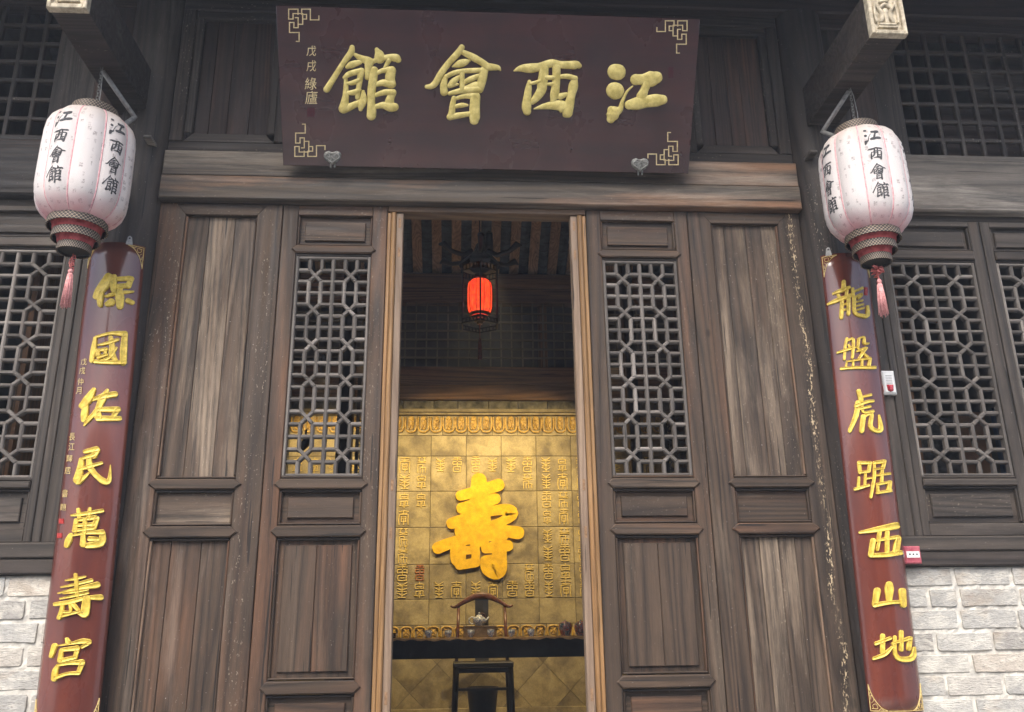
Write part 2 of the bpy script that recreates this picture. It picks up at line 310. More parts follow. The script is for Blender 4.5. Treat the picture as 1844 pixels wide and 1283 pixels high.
# ------------------------------------------------------------------ mesh helpers
class MB:
    def __init__(s): s.v = []; s.f = []
    def add(s, vs, fs):
        o = len(s.v); s.v += [tuple(p) for p in vs]; s.f += [tuple(o+i for i in q) for q in fs]; return s
    def box(s, x0, x1, y0, y1, z0, z1, c=0.0):
        if c <= 0:
            s.add([(x, y, z) for x in (x0, x1) for y in (y0, y1) for z in (z0, z1)],
                  [(0, 1, 3, 2), (4, 6, 7, 5), (0, 4, 5, 1), (2, 3, 7, 6), (0, 2, 6, 4), (1, 5, 7, 3)]); return s
        # only the front (min y) edges chamfered: 12 vertices, the back is never seen
        c = min(c, (x1-x0)*.45, (z1-z0)*.45, (y1-y0)*.8)
        vs = [(x0, y1, z0), (x1, y1, z0), (x1, y1, z1), (x0, y1, z1),
              (x0, y0+c, z0), (x1, y0+c, z0), (x1, y0+c, z1), (x0, y0+c, z1),
              (x0+c, y0, z0+c), (x1-c, y0, z0+c), (x1-c, y0, z1-c), (x0+c, y0, z1-c)]
        fs = [(3, 2, 1, 0), (8, 9, 10, 11)]
        for i in range(4):
            j = (i+1) % 4; fs += [(i, j, 4+j, 4+i), (4+i, 4+j, 8+j, 8+i)]
        s.add(vs, fs); return s
    def prism(s, pts, y0, y1, c=0.0):   # polygon in x,z (ccw seen from the front, -y), extruded in y
        n = len(pts); cx = sum(p[0] for p in pts)/n; cz = sum(p[1] for p in pts)/n
        if c > 0:
            inner = []
            for i in range(n):
                a, b_, d = pts[i-1], pts[i], pts[(i+1) % n]
                e1 = Vector((b_[0]-a[0], b_[1]-a[1])).normalized(); e2 = Vector((d[0]-b_[0], d[1]-b_[1])).normalized()
                n1 = Vector((-e1.y, e1.x)); n2 = Vector((-e2.y, e2.x)); k = (n1+n2); k = k*(c/max(.3, k.length_squared/2*1.0)) if k.length > 1e-6 else n1*c
                inner.append((b_[0]+k.x, b_[1]+k.y))
            vs = [(x, y1, z) for x, z in pts]+[(x, y0+c, z) for x, z in pts]+[(x, y0, z) for x, z in inner]
            fs = [tuple(range(n-1, -1, -1)), tuple(range(2*n, 3*n))]
            for i in range(n):
                j = (i+1) % n; fs += [(i, j, n+j, n+i), (n+i, n+j, 2*n+j, 2*n+i)]
        else:
            vs = [(x, y1, z) for x, z in pts]+[(x, y0, z) for x, z in pts]
            fs = [tuple(range(n-1, -1, -1)), tuple(range(n, 2*n))]+[(i, (i+1) % n, n+(i+1) % n, n+i) for i in range(n)]
        s.add(vs, fs); return s
    def tube(s, pts, r, n=8, cap=True):
        pts = [Vector(p) for p in pts]; rs = r if isinstance(r, (list, tuple)) else [r]*len(pts)
        o = len(s.v); prev = None
        for i, p in enumerate(pts):
            d = (pts[min(i+1, len(pts)-1)]-pts[max(i-1, 0)]).normalized()
            a = Vector((0, 0, 1)) if abs(d.z) < .9 else Vector((1, 0, 0))
            if prev is not None: a = prev
            u = (a - d*a.dot(d)).normalized(); prev = u; v = d.cross(u)
            s.v += [tuple(p+(u*math.cos(2*math.pi*k/n)+v*math.sin(2*math.pi*k/n))*rs[i]) for k in range(n)]
        for i in range(len(pts)-1):
            for k in range(n):
                a = o+i*n+k; b_ = o+i*n+(k+1) % n; s.f.append((a, b_, b_+n, a+n))
        if cap: s.f.append(tuple(o+k for k in range(n-1, -1, -1))); s.f.append(tuple(o+(len(pts)-1)*n+k for k in range(n)))
        return s
    def lathe(s, prof, n=24, c=(0, 0, 0), lobes=0, amp=0.0, ph=0.0, squash=1.0):
        o = len(s.v)
        for r, z in prof:
            for k in range(n):
                a = 2*math.pi*k/n
                rr = r*(1-amp*(1-abs(math.sin((a-ph)*lobes/2))**.8)) if lobes else r
                s.v.append((c[0]+rr*math.cos(a), c[1]+rr*squash*math.sin(a), c[2]+z))
        for i in range(len(prof)-1):
            for k in range(n):
                a = o+i*n+k; b_ = o+i*n+(k+1) % n; s.f.append((a, b_, b_+n, a+n))
        return s
    def build(s, name, mat, parent=None, smooth=False, kind=None, uv=None, local=False):
        me = bpy.data.meshes.new(name); me.from_pydata(s.v, [], s.f); me.materials.append(mat)
        if smooth: me.polygons.foreach_set('use_smooth', [True]*len(me.polygons))
        if uv:
            ul = me.uv_layers.new(name='uv')
            for lp in me.loops: ul.data[lp.index].uv = uv(me.vertices[lp.vertex_index].co)
        bm = bmesh.new(); bm.from_mesh(me); bmesh.ops.recalc_face_normals(bm, faces=bm.faces); bm.to_mesh(me); bm.free()
        o = bpy.data.objects.new(name, me); col.objects.link(o)
        if parent:
            o.parent = parent
            if not local: o.matrix_parent_inverse = Matrix.Translation(-pw(parent))
        if kind: o['kind'] = kind
        return o
def pw(p):   # meshes carry world coordinates; only a thing's Empty is displaced
    return p.location if p.type == 'EMPTY' else Vector((0, 0, 0))
def thing(name, label, cat, loc=(0, 0, 0), group=None):
    o = bpy.data.objects.new(name, None); o.empty_display_size = .1; col.objects.link(o); o.location = loc
    o['label'] = label; o['category'] = cat
    if group: o['group'] = group
    return o
def tag(o, label, cat, group=None):
    o['label'] = label; o['category'] = cat
    if group: o['group'] = group
    return o
def box(name, mat, parent, x0, x1, y0, y1, z0, z1, c=0.0, kind=None):
    return MB().box(x0, x1, y0, y1, z0, z1, c).build(name, mat, parent, kind=kind)

# ------------------------------------------------------------------ brush strokes
def crom(pts, n=4):
    if len(pts) < 3:
        a, b_ = pts; k = 5; return [tuple(a[i]+(b_[i]-a[i])*j/k for i in range(3)) for j in range(k+1)]
    out = []
    P = [pts[0]]+list(pts)+[pts[-1]]
    for i in range(1, len(P)-2):
        for j in range(n):
            t = j/n
            out.append(tuple(.5*((2*P[i][k])+(-P[i-1][k]+P[i+1][k])*t+(2*P[i-1][k]-5*P[i][k]+4*P[i+1][k]-P[i+2][k])*t*t+(-P[i-1][k]+3*P[i][k]-3*P[i+1][k]+P[i+2][k])*t**3) for k in range(3)))
    out.append(pts[-1]); return out
def stroke(mb, pts, fmap, h, flat=False, jit=.014):
    """pts: (x,y,width) in drawing units; fmap(x,y,height)->3D"""
    P = crom(pts)
    wmax = max(p[2] for p in P)
    # rounded caps
    def ext(p, q, k):
        d = Vector((p[0]-q[0], p[1]-q[1])); d = d.normalized() if d.length > 1e-6 else Vector((1, 0))
        out = []
        for a in ((.14, .96), (.27, .84), (.38, .65), (.46, .40), (.495, .10)):
            out.append((p[0]+d.x*p[2]*a[0], p[1]+d.y*p[2]*a[0], p[2]*a[1]))
        return out
    e0 = ext(P[0], P[1], 0)[::-1]; e1 = ext(P[-1], P[-2], 0)
    P = e0+P+e1
    prof = [(-1, -.15), (-.97, .62), (-.78, .93), (0, 1.0), (.78, .93), (.97, .62), (1, -.15)] if not flat else [(-1, -.1), (-1, 1), (1, 1), (1, -.1)]
    if flat == 'rim': prof = [(-1, -.15), (-.96, .72), (-.80, 1.0), (-.60, .80), (0, .66), (.60, .80), (.80, 1.0), (.96, .72), (1, -.15)]
    o = len(mb.v); n = len(prof)
    for i, p in enumerate(P):
        a = P[max(0, i-1)]; b_ = P[min(len(P)-1, i+1)]
        d = Vector((b_[0]-a[0], b_[1]-a[1])); d = d.normalized() if d.length > 1e-6 else Vector((1, 0))
        nx, ny = -d.y, d.x; ww = max(p[2], wmax*.03)*.5*(1+random.uniform(-jit, jit))
        hh = h*min(1, (p[2]/wmax*.5+.5)) if flat is not True else h
        if i == 0 or i == len(P)-1: hh *= .35
        for u, v in prof: mb.v.append(tuple(fmap(p[0]+nx*ww*u, p[1]+ny*ww*u, hh*v)))
    for i in range(len(P)-1):
        for k in range(n-1):
            q = o+i*n+k; mb.f.append((q, q+1, q+n+1, q+n))
    mb.f.append(tuple(o+k for k in range(n))); mb.f.append(tuple(o+(len(P)-1)*n+k for k in range(n)))

GL = {}
def G(key, ox, oy, s, txt):
    GL[key] = [[(ox+float(a)/s, oy+float(b_)/s, float(c)/s) for a, b_, c in (q.split(',') for q in st.split())] for st in txt.strip().split(';') if st.strip()]
G('guan', 570, 70, 7.547, '485,120,60 470,190,80 380,310,65 290,450,65 210,580,70 140,690,80;520,215,40 600,265,75 690,300,100 720,320,110;715,330,110 700,430,75 690,530,60;420,385,50 480,355,85 590,320,60;385,530,50 450,480,70 600,440,70;610,440,80 590,560,70 570,700,60 560,800,60;400,560,45 400,700,65 395,800,80 370,940,110;430,610,40 500,600,60 590,560,50;430,740,50 520,730,70 580,700,60;370,950,120 450,930,90 580,870,70;635,720,40 640,820,85 610,900,95 600,960,50;820,150,50 850,210,110 860,265,130;770,310,60 880,270,60 1000,255,80 1080,265,100 1110,290,75;985,300,60 930,395,40;785,430,90 770,550,100 750,700,100 745,850,90 750,980,110 745,1050,110;800,480,50 900,435,60 1020,430,100;1020,440,110 1000,540,120 1030,620,90;810,630,50 900,600,80 1020,620,100;800,770,50 920,730,70 1040,730,80;1040,740,80 1000,820,100 990,900,120;790,930,50 900,905,80 1000,930,110 1060,930,100')
G('hui', 750, 70, 7.547, '615,120,70 560,200,80 430,340,75 330,480,80 260,600,80 200,650,70 140,655,50;620,180,60 760,250,85 900,330,80 960,380,90 1050,390,80 1110,400,60 1140,430,20;490,380,20 580,345,90 660,320,80 720,300,30;400,510,50 370,620,85 375,730,90;400,520,55 500,470,60 650,440,60 880,430,60;920,430,100 890,560,110 860,690,90;620,480,60 620,700,60;450,640,60 510,580,80 590,510,40;660,590,60 740,550,70 840,510,60;470,640,50 560,620,30;660,690,80 800,650,120;450,745,50 600,710,70 780,690,80 860,690,70;510,810,60 490,900,70 480,1000,80 455,1065,70;520,820,40 650,780,60 800,780,90;800,790,120 790,950,125 790,1060,130 785,1110,110;540,920,50 620,905,60 690,905,30;455,1065,80 600,1040,70 740,1020,60')
G('xi', 920, 90, 8.553, '50,325,20 150,290,90 300,285,130 440,265,110 560,225,110 640,210,110 760,230,100 900,235,110 1010,235,110 1050,250,70;510,270,120 500,400,130 480,520,140 470,620,130 400,730,110 330,800,80;700,270,110 700,420,110 690,550,110 670,700,120 650,780,80;540,430,60 660,430,60;560,530,40 650,530,60;285,490,50 270,600,90 250,750,110 240,880,130 250,950,110;290,520,40 360,510,50 450,480,50;740,420,60 860,410,70 990,440,70;980,450,80 960,560,130 930,700,110 900,830,130 870,970,140;360,910,20 480,880,70 620,860,110 760,860,150 850,930,170 840,1000,80;760,720,90 850,690,60')
G('jiang', 1070, 90, 8.553, '325,340,215 358,345,218;312,628,225 328,636,228;265,930,110 280,1000,180 255,1070,110;330,950,150 400,910,80 430,800,50 500,650,34 590,560,18;640,460,150 750,460,150 870,450,215 950,430,170;810,520,120 770,620,110 730,720,140;540,850,130 650,830,170 800,800,160 950,780,170 1050,770,130')
G('bao', 130, 480, 4.007, '265,80,50 240,130,60 200,180,50 175,220,35;215,200,30 205,240,35 205,280,30;305,80,35 300,130,40 300,170,35;320,95,25 400,90,30 425,95,35;425,95,30 405,140,40;320,150,30 400,140,30;245,220,15 330,195,25 440,185,12;345,170,35 345,230,55 345,285,45;255,275,30 285,262,45;400,250,30 435,265,25')
G('guo', 130, 480, 4.007, '170,520,18 160,600,30 145,685,25;180,510,15 280,485,20 380,490,35;380,500,35 370,600,45 368,695,40;170,690,25 270,695,25 380,695,25;190,570,10 260,555,20 330,530,20;190,610,25 190,650,25;190,610,20 250,600,22;245,600,20 240,640,20;190,660,20 250,640,20;280,520,30 290,580,35 290,640,40 325,690,20;320,590,15 270,660,20 190,690,12')
G('you', 130, 480, 4.007, '160,890,25 120,960,50 75,1010,35;105,990,30 95,1060,40 88,1110,30;145,970,12 220,940,35 310,925,35;255,895,20 220,960,45 180,1040,30 120,1110,25 90,1150,10;190,1040,30 190,1090,45;200,1035,30 330,1035,35;325,1040,35 300,1080,30;190,1100,35 340,1100,30')
G('min', 90, 790, 4.14, '265,100,25 350,80,35;355,90,35 330,130,40;240,160,30 230,230,40 210,310,50;250,150,20 330,125,25;225,235,20 300,210,25 385,185,20;295,140,30 300,210,40 340,270,35 400,320,40 440,315,30 450,200,6;215,320,45 260,290,25 300,250,12')
G('wan', 90, 790, 4.14, '165,575,12 250,565,25 390,540,25;215,530,20 225,590,25;300,525,22 290,590,25;200,610,25 190,690,30;205,610,20 340,590,30;350,600,35 330,660,35;200,650,20 330,640,25;180,690,20 320,670,25;265,600,26 260,700,26;160,720,25 145,760,40 130,800,30;160,725,15 280,705,20 390,700,35;390,710,40 380,780,50 280,800,36;250,720,28 250,790,40;300,750,34 350,750,26')
G('shou', 60, 1020, 4.88, '375,75,25 385,150,30 385,210,30 390,260,30;290,125,12 380,110,22 460,92,14;250,185,12 370,160,22 510,125,30;225,238,12 370,200,22 560,165,50;270,240,12 380,225,20 480,205,18;245,285,15 370,260,22 480,235,22;200,335,30 330,315,35 460,280,30 590,275,45;265,340,25 255,400,30 235,455,30;330,340,22 330,400,22 260,400,20;250,440,25 400,400,22;470,290,60 460,380,66 450,425,56 400,410,25;360,340,34 400,390,28')
G('gong', 60, 1020, 4.88, '300,640,25 310,665,40;210,700,8 330,680,20 430,660,40 490,665,40;195,700,40 165,790,30;480,680,30 430,710,25;255,740,30 240,830,35;260,735,30 390,720,40;390,730,35 370,800,35;250,830,35 370,800,30;225,870,25 200,920,40 190,990,40;220,870,20 330,850,30 430,845,45;430,855,40 400,930,35;200,980,30 300,945,25 400,940,30')
G('long', 1470, 440, 3.567, '175,245,20 175,290,25;110,320,12 160,300,20 210,280,15;140,330,15 150,350,15;195,300,15 190,340,15;75,388,10 130,365,20 220,330,18;165,360,18 160,470,22;165,355,14 205,345,16;205,350,18 205,450,18;170,390,10 200,385,10;170,425,10 200,420,10;230,290,14 235,340,14;235,310,10 290,285,14;240,345,10 285,325,14 270,350,12;240,350,18 245,440,16 290,462,18 325,460,18 325,400,10;250,375,8 290,365,10;255,400,10 295,390,10;260,425,10 300,412,10')
G('pan', 1470, 440, 3.567, '195,610,14 185,660,14 180,740,14;195,625,10 235,615,14 230,730,14;135,700,10 180,685,14 250,665,10;205,650,10 215,665,12;270,610,12 265,660,12;265,610,8 300,600,10 305,640,12 330,640,10;260,690,10 310,670,14;315,670,14 270,740,12;265,670,10 330,735,12;195,755,10 190,790,12;195,755,8 340,735,12;340,740,14 335,785,12;235,750,10 235,785,10;290,745,10 290,785,10;160,802,14 250,795,14 370,795,16')
G('hu', 1470, 440, 3.567, '270,945,20 285,1000,24;285,985,10 345,970,14;255,1040,20 320,1015,16 360,1010,14;265,1020,24 255,1100,26 215,1200,20;275,1060,12 340,1045,14;290,1030,14 300,1080,12 360,1075,14;300,1110,24 290,1200,24;300,1110,16 350,1090,18 345,1170,20 380,1200,20 410,1190,20 400,1100,6')
G('ju', 1510, 790, 2.6, '95,115,14 100,160,14;95,115,12 145,115,12;145,115,12 140,155,12;100,160,10 140,155,10;125,160,10 122,225,10;125,190,8 150,185,8;95,185,10 92,235,12;78,238,12 140,220,10;165,115,8 165,180,10 150,275,10;165,115,12 210,108,14;210,108,12 205,140,10;165,145,8 205,140,8;165,175,8 235,165,10;200,150,10 198,210,10;180,215,8 182,255,10;180,215,10 235,205,10;235,205,12 232,245,12;180,255,10 240,245,12')
G('xi2', 1510, 790, 2.6, '100,440,10 160,430,18 265,410,26;190,440,14 185,480,14;225,440,14 225,530,14;160,480,20 150,545,20;160,480,10 275,462,14;275,470,18 265,535,20;190,470,10 180,520,12;155,548,16 220,545,18 285,535,18')
G('shan', 1510, 790, 2.6, '235,685,24 235,710,30 235,765,18;180,715,26 170,775,22;170,780,18 240,768,14 300,765,14;295,715,22 300,780,20')
G('di', 1510, 790, 2.6, '175,960,14 240,935,12;205,925,18 205,1000,18;165,1030,12 215,1010,16 250,975,8;250,960,8 330,935,14;330,935,14 325,985,14;262,930,12 262,1000,14 285,1032,18 340,1028,20 352,980,8;290,905,12 290,990,12')
G('bigshou', 730, 810, 4.424, '585,250,110 590,330,130 590,450,150 590,580,160 590,700,150;440,370,72 600,330,85 740,285,88;450,470,80 600,430,85 715,395,78;370,590,80 520,540,80 650,500,70 790,480,80 845,510,95 790,565,70 700,600,60;440,655,90 600,630,110 780,650,85 895,665,92;260,785,85 380,740,80 520,710,80 650,690,80 780,690,70;640,790,70 740,775,90 815,768,78;420,760,110 420,870,110 430,920,66;430,925,62 560,900,70;550,740,70 560,820,60 555,900,60;470,805,60 560,800,60;745,700,110 748,850,104 740,950,120 710,980,100 650,945,90 625,880,50;640,878,60 730,870,70')

def glyph_obj(key, name, mat, parent, fmap, h, label=None, k=1.0, flat=False):
    mb = MB()
    for st in GL[key]: stroke(mb, [(a, b_, c*k) for a, b_, c in st], fmap, h*(1+random.uniform(-.06, .06)), flat)
    o = mb.build(name, mat, parent, smooth=True)
    if label: o['label'] = label
    return o

# flat print from Blender's built-in lettering, one glyph at a time
_gc = {}
def font_glyph(ch):
    if ch in _gc: return _gc[ch]
    c = bpy.data.curves.new('t', 'FONT'); c.body = ch; c.resolution_u = 3; c.fill_mode = 'FRONT'
    o = bpy.data.objects.new('t', c); col.objects.link(o)
    dg = bpy.context.evaluated_depsgraph_get()
    me = bpy.data.meshes.new_from_object(o.evaluated_get(dg))
    vs = [tuple(v.co) for v in me.vertices]; fs = [tuple(p.vertices) for p in me.polygons]
    x0 = min(v[0] for v in vs); x1 = max(v[0] for v in vs); y0 = min(v[1] for v in vs); y1 = max(v[1] for v in vs)
    s = max(x1-x0, y1-y0)
    vs = [((v[0]-(x0+x1)/2)/s, (v[1]-(y0+y1)/2)/s) for v in vs]
    col.objects.unlink(o); bpy.data.objects.remove(o); bpy.data.meshes.remove(me); bpy.data.curves.remove(c)
    _gc[ch] = (vs, fs); return _gc[ch]
def font_obj(ch, name, mat, parent, fmap, cx, cy, w_, h_, lean=0.0, lift=.0025):
    vs, fs = font_glyph(ch); mb = MB()
    mb.add([fmap(cx+v[0]*w_+lean*v[1]*h_, cy-v[1]*h_, lift) for v in vs], fs)
    return mb.build(name, mat, parent)

# ================================================================== SETTING
def struct(name, mat, *b, c=0.0):
    o = MB().box(*b, c).build(name, mat); o['kind'] = 'structure'; return o
struct('ground', M_STONE, -150, 150, -150, 150, -.2, -.1)
struct('stone_platform', M_STONE, -4.6, 4.8, -1.25, -.05, -.1, .66)
struct('interior_floor', simple('floor_brick', (.16, .12, .085), .7, 0, .3, .4, 6, (.24, .19, .13), .3), -4.4, 4.6, -.05, 5.0, -.1, .70)
FLOOR = .70

# opposite side of the courtyard (behind the camera; seen only in reflections)
ow = thing('courtyard_building', 'plain grey wall with a tiled roof facing the hall across the courtyard', 'building', (0, -12, -.1))
box('wall', M_PLASTER, ow, -12, 12, -12.4, -12, -.1, 4.6)
MB().prism([(-12.5, 4.6), (12.5, 4.6), (12.5, 4.8), (-12.5, 4.8)], -13.5, -11.3).build('roof', M_RTILE, ow)

# ================================================================== ROOF OF THE HALL
rf = thing('hall_roof', 'tiled timber roof over the hall, its rafters seen through the open doorway', 'roof', (0, 2, 5.4))
def slope(name, y0, z0, y1, z1, th, mat, x0=-4.6, x1=4.8):
    m_ = MB(); m_.add([(x, y, z+d) for x in (x0, x1) for (y, z) in ((y0, z0), (y1, z1)) for d in (0, th)],
        [(0, 1, 3, 2), (4, 6, 7, 5), (0, 4, 5, 1), (2, 3, 7, 6), (0, 2, 6, 4), (1, 5, 7, 3)]); return m_.build(name, mat, rf)
slope('front_slope', -1.1, 5.005, 2.2, 7.12, .12, M_RTILE)
slope('rear_slope', 5.1, 5.46, 2.2, 7.26, .12, M_RTILE)
# rafters of the rear slope, and the undersides of the roof tiles lying between them
rw_, sp_ = .105, .222
tl = MB()
for k in range(17):
    x = -1.62+k*sp_
    mb = MB(); y0, z0, y1, z1 = 4.98, 5.40, 2.25, 7.08
    mb.add([(xx, y, z+d) for xx in (x, x+rw_) for (y, z) in ((y0, z0), (y1, z1)) for d in (0, .10)],
           [(0, 1, 3, 2), (4, 6, 7, 5), (0, 4, 5, 1), (2, 3, 7, 6), (0, 2, 6, 4), (1, 5, 7, 3)])
    mb.build('rafter', M_RAFT, rf)
    for j in range(30):
        f = j/30; y = y0+(y1-y0)*f; z = z0+(z1-z0)*f+.085
        n = 4; xs = x+rw_-.008; wd = sp_-rw_+.016
        o = len(tl.v)
        for e, (dy, dz) in enumerate(((0, 0), (-.105, .035))):
            for i in range(n+1): tl.v.append((xs+wd*i/n, y+dy, z+dz-.022*math.sin(math.pi*i/n)))
        for e, (dy, dz) in enumerate(((0, .014),)):
            for i in range(n+1): tl.v.append((xs+wd*i/n, y+dy, z+dz-.022*math.sin(math.pi*i/n)))
        for i in range(n): tl.f += [(o+i, o+i+1, o+n+2+i, o+n+1+i), (o+i, o+i+1, o+2*n+3+i, o+2*n+2+i)]
tl.build('roof_tile_underside', simple('tile_underside', (.05, .065, .08), .8, 0, .2, .5, 9, (.11, .135, .155), .5), rf, kind='stuff')

# ================================================================== DOOR LEAVES
BARW = .021
def lattice(parent, x0, x1, z0, z1, mat, y=.012, rows=18, cols=6):
    cw = (x1-x0)/cols; rh = (z1-z0)/rows; h = BARW/2
    X = [x0+cw*i for i in range(cols+1)]; Z = [z1-rh*i for i in range(rows+1)]
    tops = [1, 4, 7, 10, 13, 16]
    def vb(i, a, b_): box('lattice_bar', mat['Z'], parent, X[i]-h+random.uniform(-.0012, .0012), X[i]+h+random.uniform(-.0012, .0012), y, y+.028, Z[b_]-.004, Z[a]+.004, .006)
    def hb(r, a, b_): box('lattice_bar', mat['X'], parent, a, b_, y+.0025, y+.029, Z[r]-h*.95+random.uniform(-.001, .001), Z[r]+h*.95+random.uniform(-.001, .001), .006)
    vb(3, 0, rows)
    for i in (1, 2, 4, 5):
        prev = 0
        for t_ in tops: vb(i, prev, t_); prev = t_+1
        vb(i, prev, rows)
    for r in range(1, rows):
        if r in tops or r-1 in tops:
            hb(r, x0-.004, X[1]+h*.6); hb(r, X[2]-h*.6, X[4]+h*.6); hb(r, X[5]-h*.6, x1+.004)
        else: hb(r, x0-.004, x1+.004)
    for t_ in tops:
        for a, b_ in ((1, 2), (4, 5)):
            for (xa, xb) in ((X[a], X[b_]), (X[b_], X[a])):
                d = Vector((xb-xa, Z[t_+1]-Z[t_])).normalized(); n_ = Vector((-d.y, d.x))*h*.95
                pts = [(xa+n_.x, Z[t_]+n_.y), (xb+n_.x, Z[t_+1]+n_.y), (xb-n_.x, Z[t_+1]-n_.y), (xa-n_.x, Z[t_]-n_.y)]
                if (pts[1][0]-pts[0][0])*(pts[2][1]-pts[1][1])-(pts[1][1]-pts[0][1])*(pts[2][0]-pts[1][0]) < 0: pts.reverse()
                yy = y-.0025 if xb > xa else y-.0012
                MB().prism(pts, yy, y+.027, .005).build('lattice_bar', mat['X'], parent)
def lat_frame(parent, x0, x1, z0, z1, mat):
    w_ = .012
    for i, (a, b_, c_, d) in enumerate(((x0-w_, x0+.004, z0-w_, z1+w_), (x1-.004, x1+w_, z0-w_, z1+w_))): box('lattice_frame', mat['Z'], parent, a, b_, .004, .045, c_, d, .005)
    for a, b_ in ((z0-w_, z0+.004), (z1-.004, z1+w_)): box('lattice_frame', mat['X'], parent, x0+.004, x1-.004, .006, .045, a, b_, .005)
def rail(parent, xi0, xi1, z0, z1, mat, tip=.03, yf=-.012):
    zc = (z0+z1)/2
    pts = [(xi0-tip, zc), (xi0, z0), (xi1, z0), (xi1+tip, zc), (xi1, z1), (xi0, z1)]
    rl = MB().prism(pts, yf, .05, .006).build('rail', mat['X'], parent)
    # small bead mouldings above and below; lower one coloured dark as the rail's shadow
    for a, m_ in ((z1+.004, mat), (z0-.0135, W_DARK)):
        box('bead_moulding', m_['X'], rl, xi0+.002, xi1-.002, .002, .045, a, a+.0095, .004)
def side_beads(parent, xi0, xi1, z0, z1, mat, mat2=None, side=0):
    for i, a in enumerate((xi0+.001, xi1-.011)): box('bead_moulding', (mat2 if mat2 and i == side else mat)['Z'], parent, a, a+.010, .005, .045, z0+.004, z1-.004, .004)
def raised(parent, x0, x1, z0, z1, mat, grain, m_=.045, split=0):
    """recessed ground with a raised field; split>0: vertical boards"""
    box('panel', mat[grain], parent, x0-.002, x1+.002, .030, .045, z0-.002, z1+.002)
    a0, a1 = x0+m_, x1-m_; n = max(1, split); ws = [1.0]*n
    if n > 1: ws = [random.uniform(.7, 1.3) for _ in range(n)]
    tot = sum(ws); x = a0
    for i in range(n):
        wd = (a1-a0)*ws[i]/tot
        box('panel_board' if n > 1 else 'raised_panel', mat[grain], parent, x+(.0007 if i else 0), x+wd-(.0007 if i < n-1 else 0), .0165+random.uniform(-.001, .001), .031, z0+m_*.8, z1-m_*.8, .004)
        x += wd
def planks(parent, x0, x1, z0, z1, mat, n, y=.026, name='plank'):
    ws = [random.uniform(.7, 1.35) for _ in range(n)]; tot = sum(ws); x = x0
    for i in range(n):
        wd = (x1-x0)*ws[i]/tot
        box(name, mat['Z'], parent, x+.0006, x+wd-.0006, y+random.uniform(-.0015, .0015), y+.02, z0, z1, .0025); x += wd
DZ0, DZ1 = .74, 3.728
RA, RB, RC = (2.171, 2.226), (1.938, 1.993), (1.225, 1.283)
def stiles(parent, x0, x1, xi0, xi1, mat, z0=DZ0, z1=DZ1, y=0.0, mats=None):
    for a, b_ in ((x0, xi0), (xi1, x1)): box('stile', (mats if mats and (not mats is W_FLAKE or a == xi1) else mat)['Z'], parent, a, b_, y, .058, z0, z1, .004)
def lattice_leaf(label, x0, x1, lx0, lx1, mat, group=None):
    t = thing('lattice_door', label, 'door', ((x0+x1)/2, .03, DZ0), group)
    xi0, xi1 = lx0-.014, lx1+.014
    stiles(t, x0, x1, xi0, xi1, mat)
    box('top_rail', mat['X'], t, xi0+.0005, xi1-.0005, .001, .055, 3.668, DZ1-.001, .003)
    raised(t, xi0+.004, xi1-.004, 3.495, 3.662, mat, 'X', .034); side_beads(t, xi0, xi1, 3.495, 3.665, mat)
    rail(t, xi0, xi1, 3.440, 3.484, mat, .024)
    lattice(t, lx0, lx1, 2.246, 3.414, W_LAT); lat_frame(t, lx0, lx1, 2.246, 3.414, W_LAT)
    rail(t, xi0, xi1, RA[0], RA[1]-.004, mat)
    raised(t, xi0+.004, xi1-.004, RB[1]+.010, RA[0]-.010, mat, 'X', .036); side_beads(t, xi0, xi1, RB[1]+.01, RA[0]-.01, mat)
    rail(t, xi0, xi1, RB[0], RB[1], mat)
    raised(t, xi0+.004, xi1-.004, RC[1]+.010, RB[0]-.010, mat, 'Z', .034, 2); side_beads(t, xi0, xi1, RC[1]+.01, RB[0]-.01, mat)
    rail(t, xi0, xi1, RC[0], RC[1], mat)
    raised(t, xi0+.004, xi1-.004, .87, RC[0]-.010, mat, 'X', .036); side_beads(t, xi0, xi1, .87, RC[0]-.01, mat)
    box('bottom_rail', mat['X'], t, xi0+.0005, xi1-.0005, .001, .055, DZ0+.001, .865, .003)
    return t
def panel_leaf(label, x0, x1, xi0, xi1, mat, low, n, group=None, fl=None, nar=None, nside=0):
    t = thing('panel_door', label, 'door', ((x0+x1)/2, .03, DZ0), group)
    stiles(t, x0, x1, xi0, xi1, mat, mats=fl)
    # mitred head
    MB().prism([(xi0+.0005, 3.658), (xi1-.0005, 3.658), (xi1+.055, DZ1-.004), (xi0-.055, DZ1-.004)], -.003, .05, .003).build('top_rail', mat['X'], t)
    planks(t, xi0, xi1, RA[1]+.002, 3.657, W_PLANK, n); side_beads(t, xi0, xi1, RA[1]+.01, 3.655, mat, nar, nside)
    rail(t, xi0, xi1, RA[0], RA[1]-.004, mat, .034)
    box('panel', W_PLANK['X'] if low is W_LOW else mat['X'], t, xi0, xi1, .026, .045, RB[1]+.002, RA[0]-.002, .002); side_beads(t, xi0, xi1, RB[1]+.01, RA[0]-.01, mat)
    rail(t, xi0, xi1, RB[0], RB[1], mat, .034)
    planks(t, xi0, xi1, .87, RB[0]-.002, low, n); side_beads(t, xi0, xi1, .87, RB[0]-.01, mat, nar, nside)
    box('bottom_rail', mat['X'], t, xi0+.0005, xi1-.0005, .001, .055, DZ0+.001, .865, .003)
    return t
G_LD = 'closed lattice doors flanking the doorway'
lattice_leaf('closed lattice door left of the open doorway, yellow light behind its lower lattice', -.949, -.386, -.853, -.479, W_DOOR, G_LD)
lattice_leaf('closed lattice door right of the open doorway, pale chips on its big lower panel', .713, 1.283, .806, 1.196, W_DOOR, G_LD)
G_PD = 'solid panel doors beside the columns'
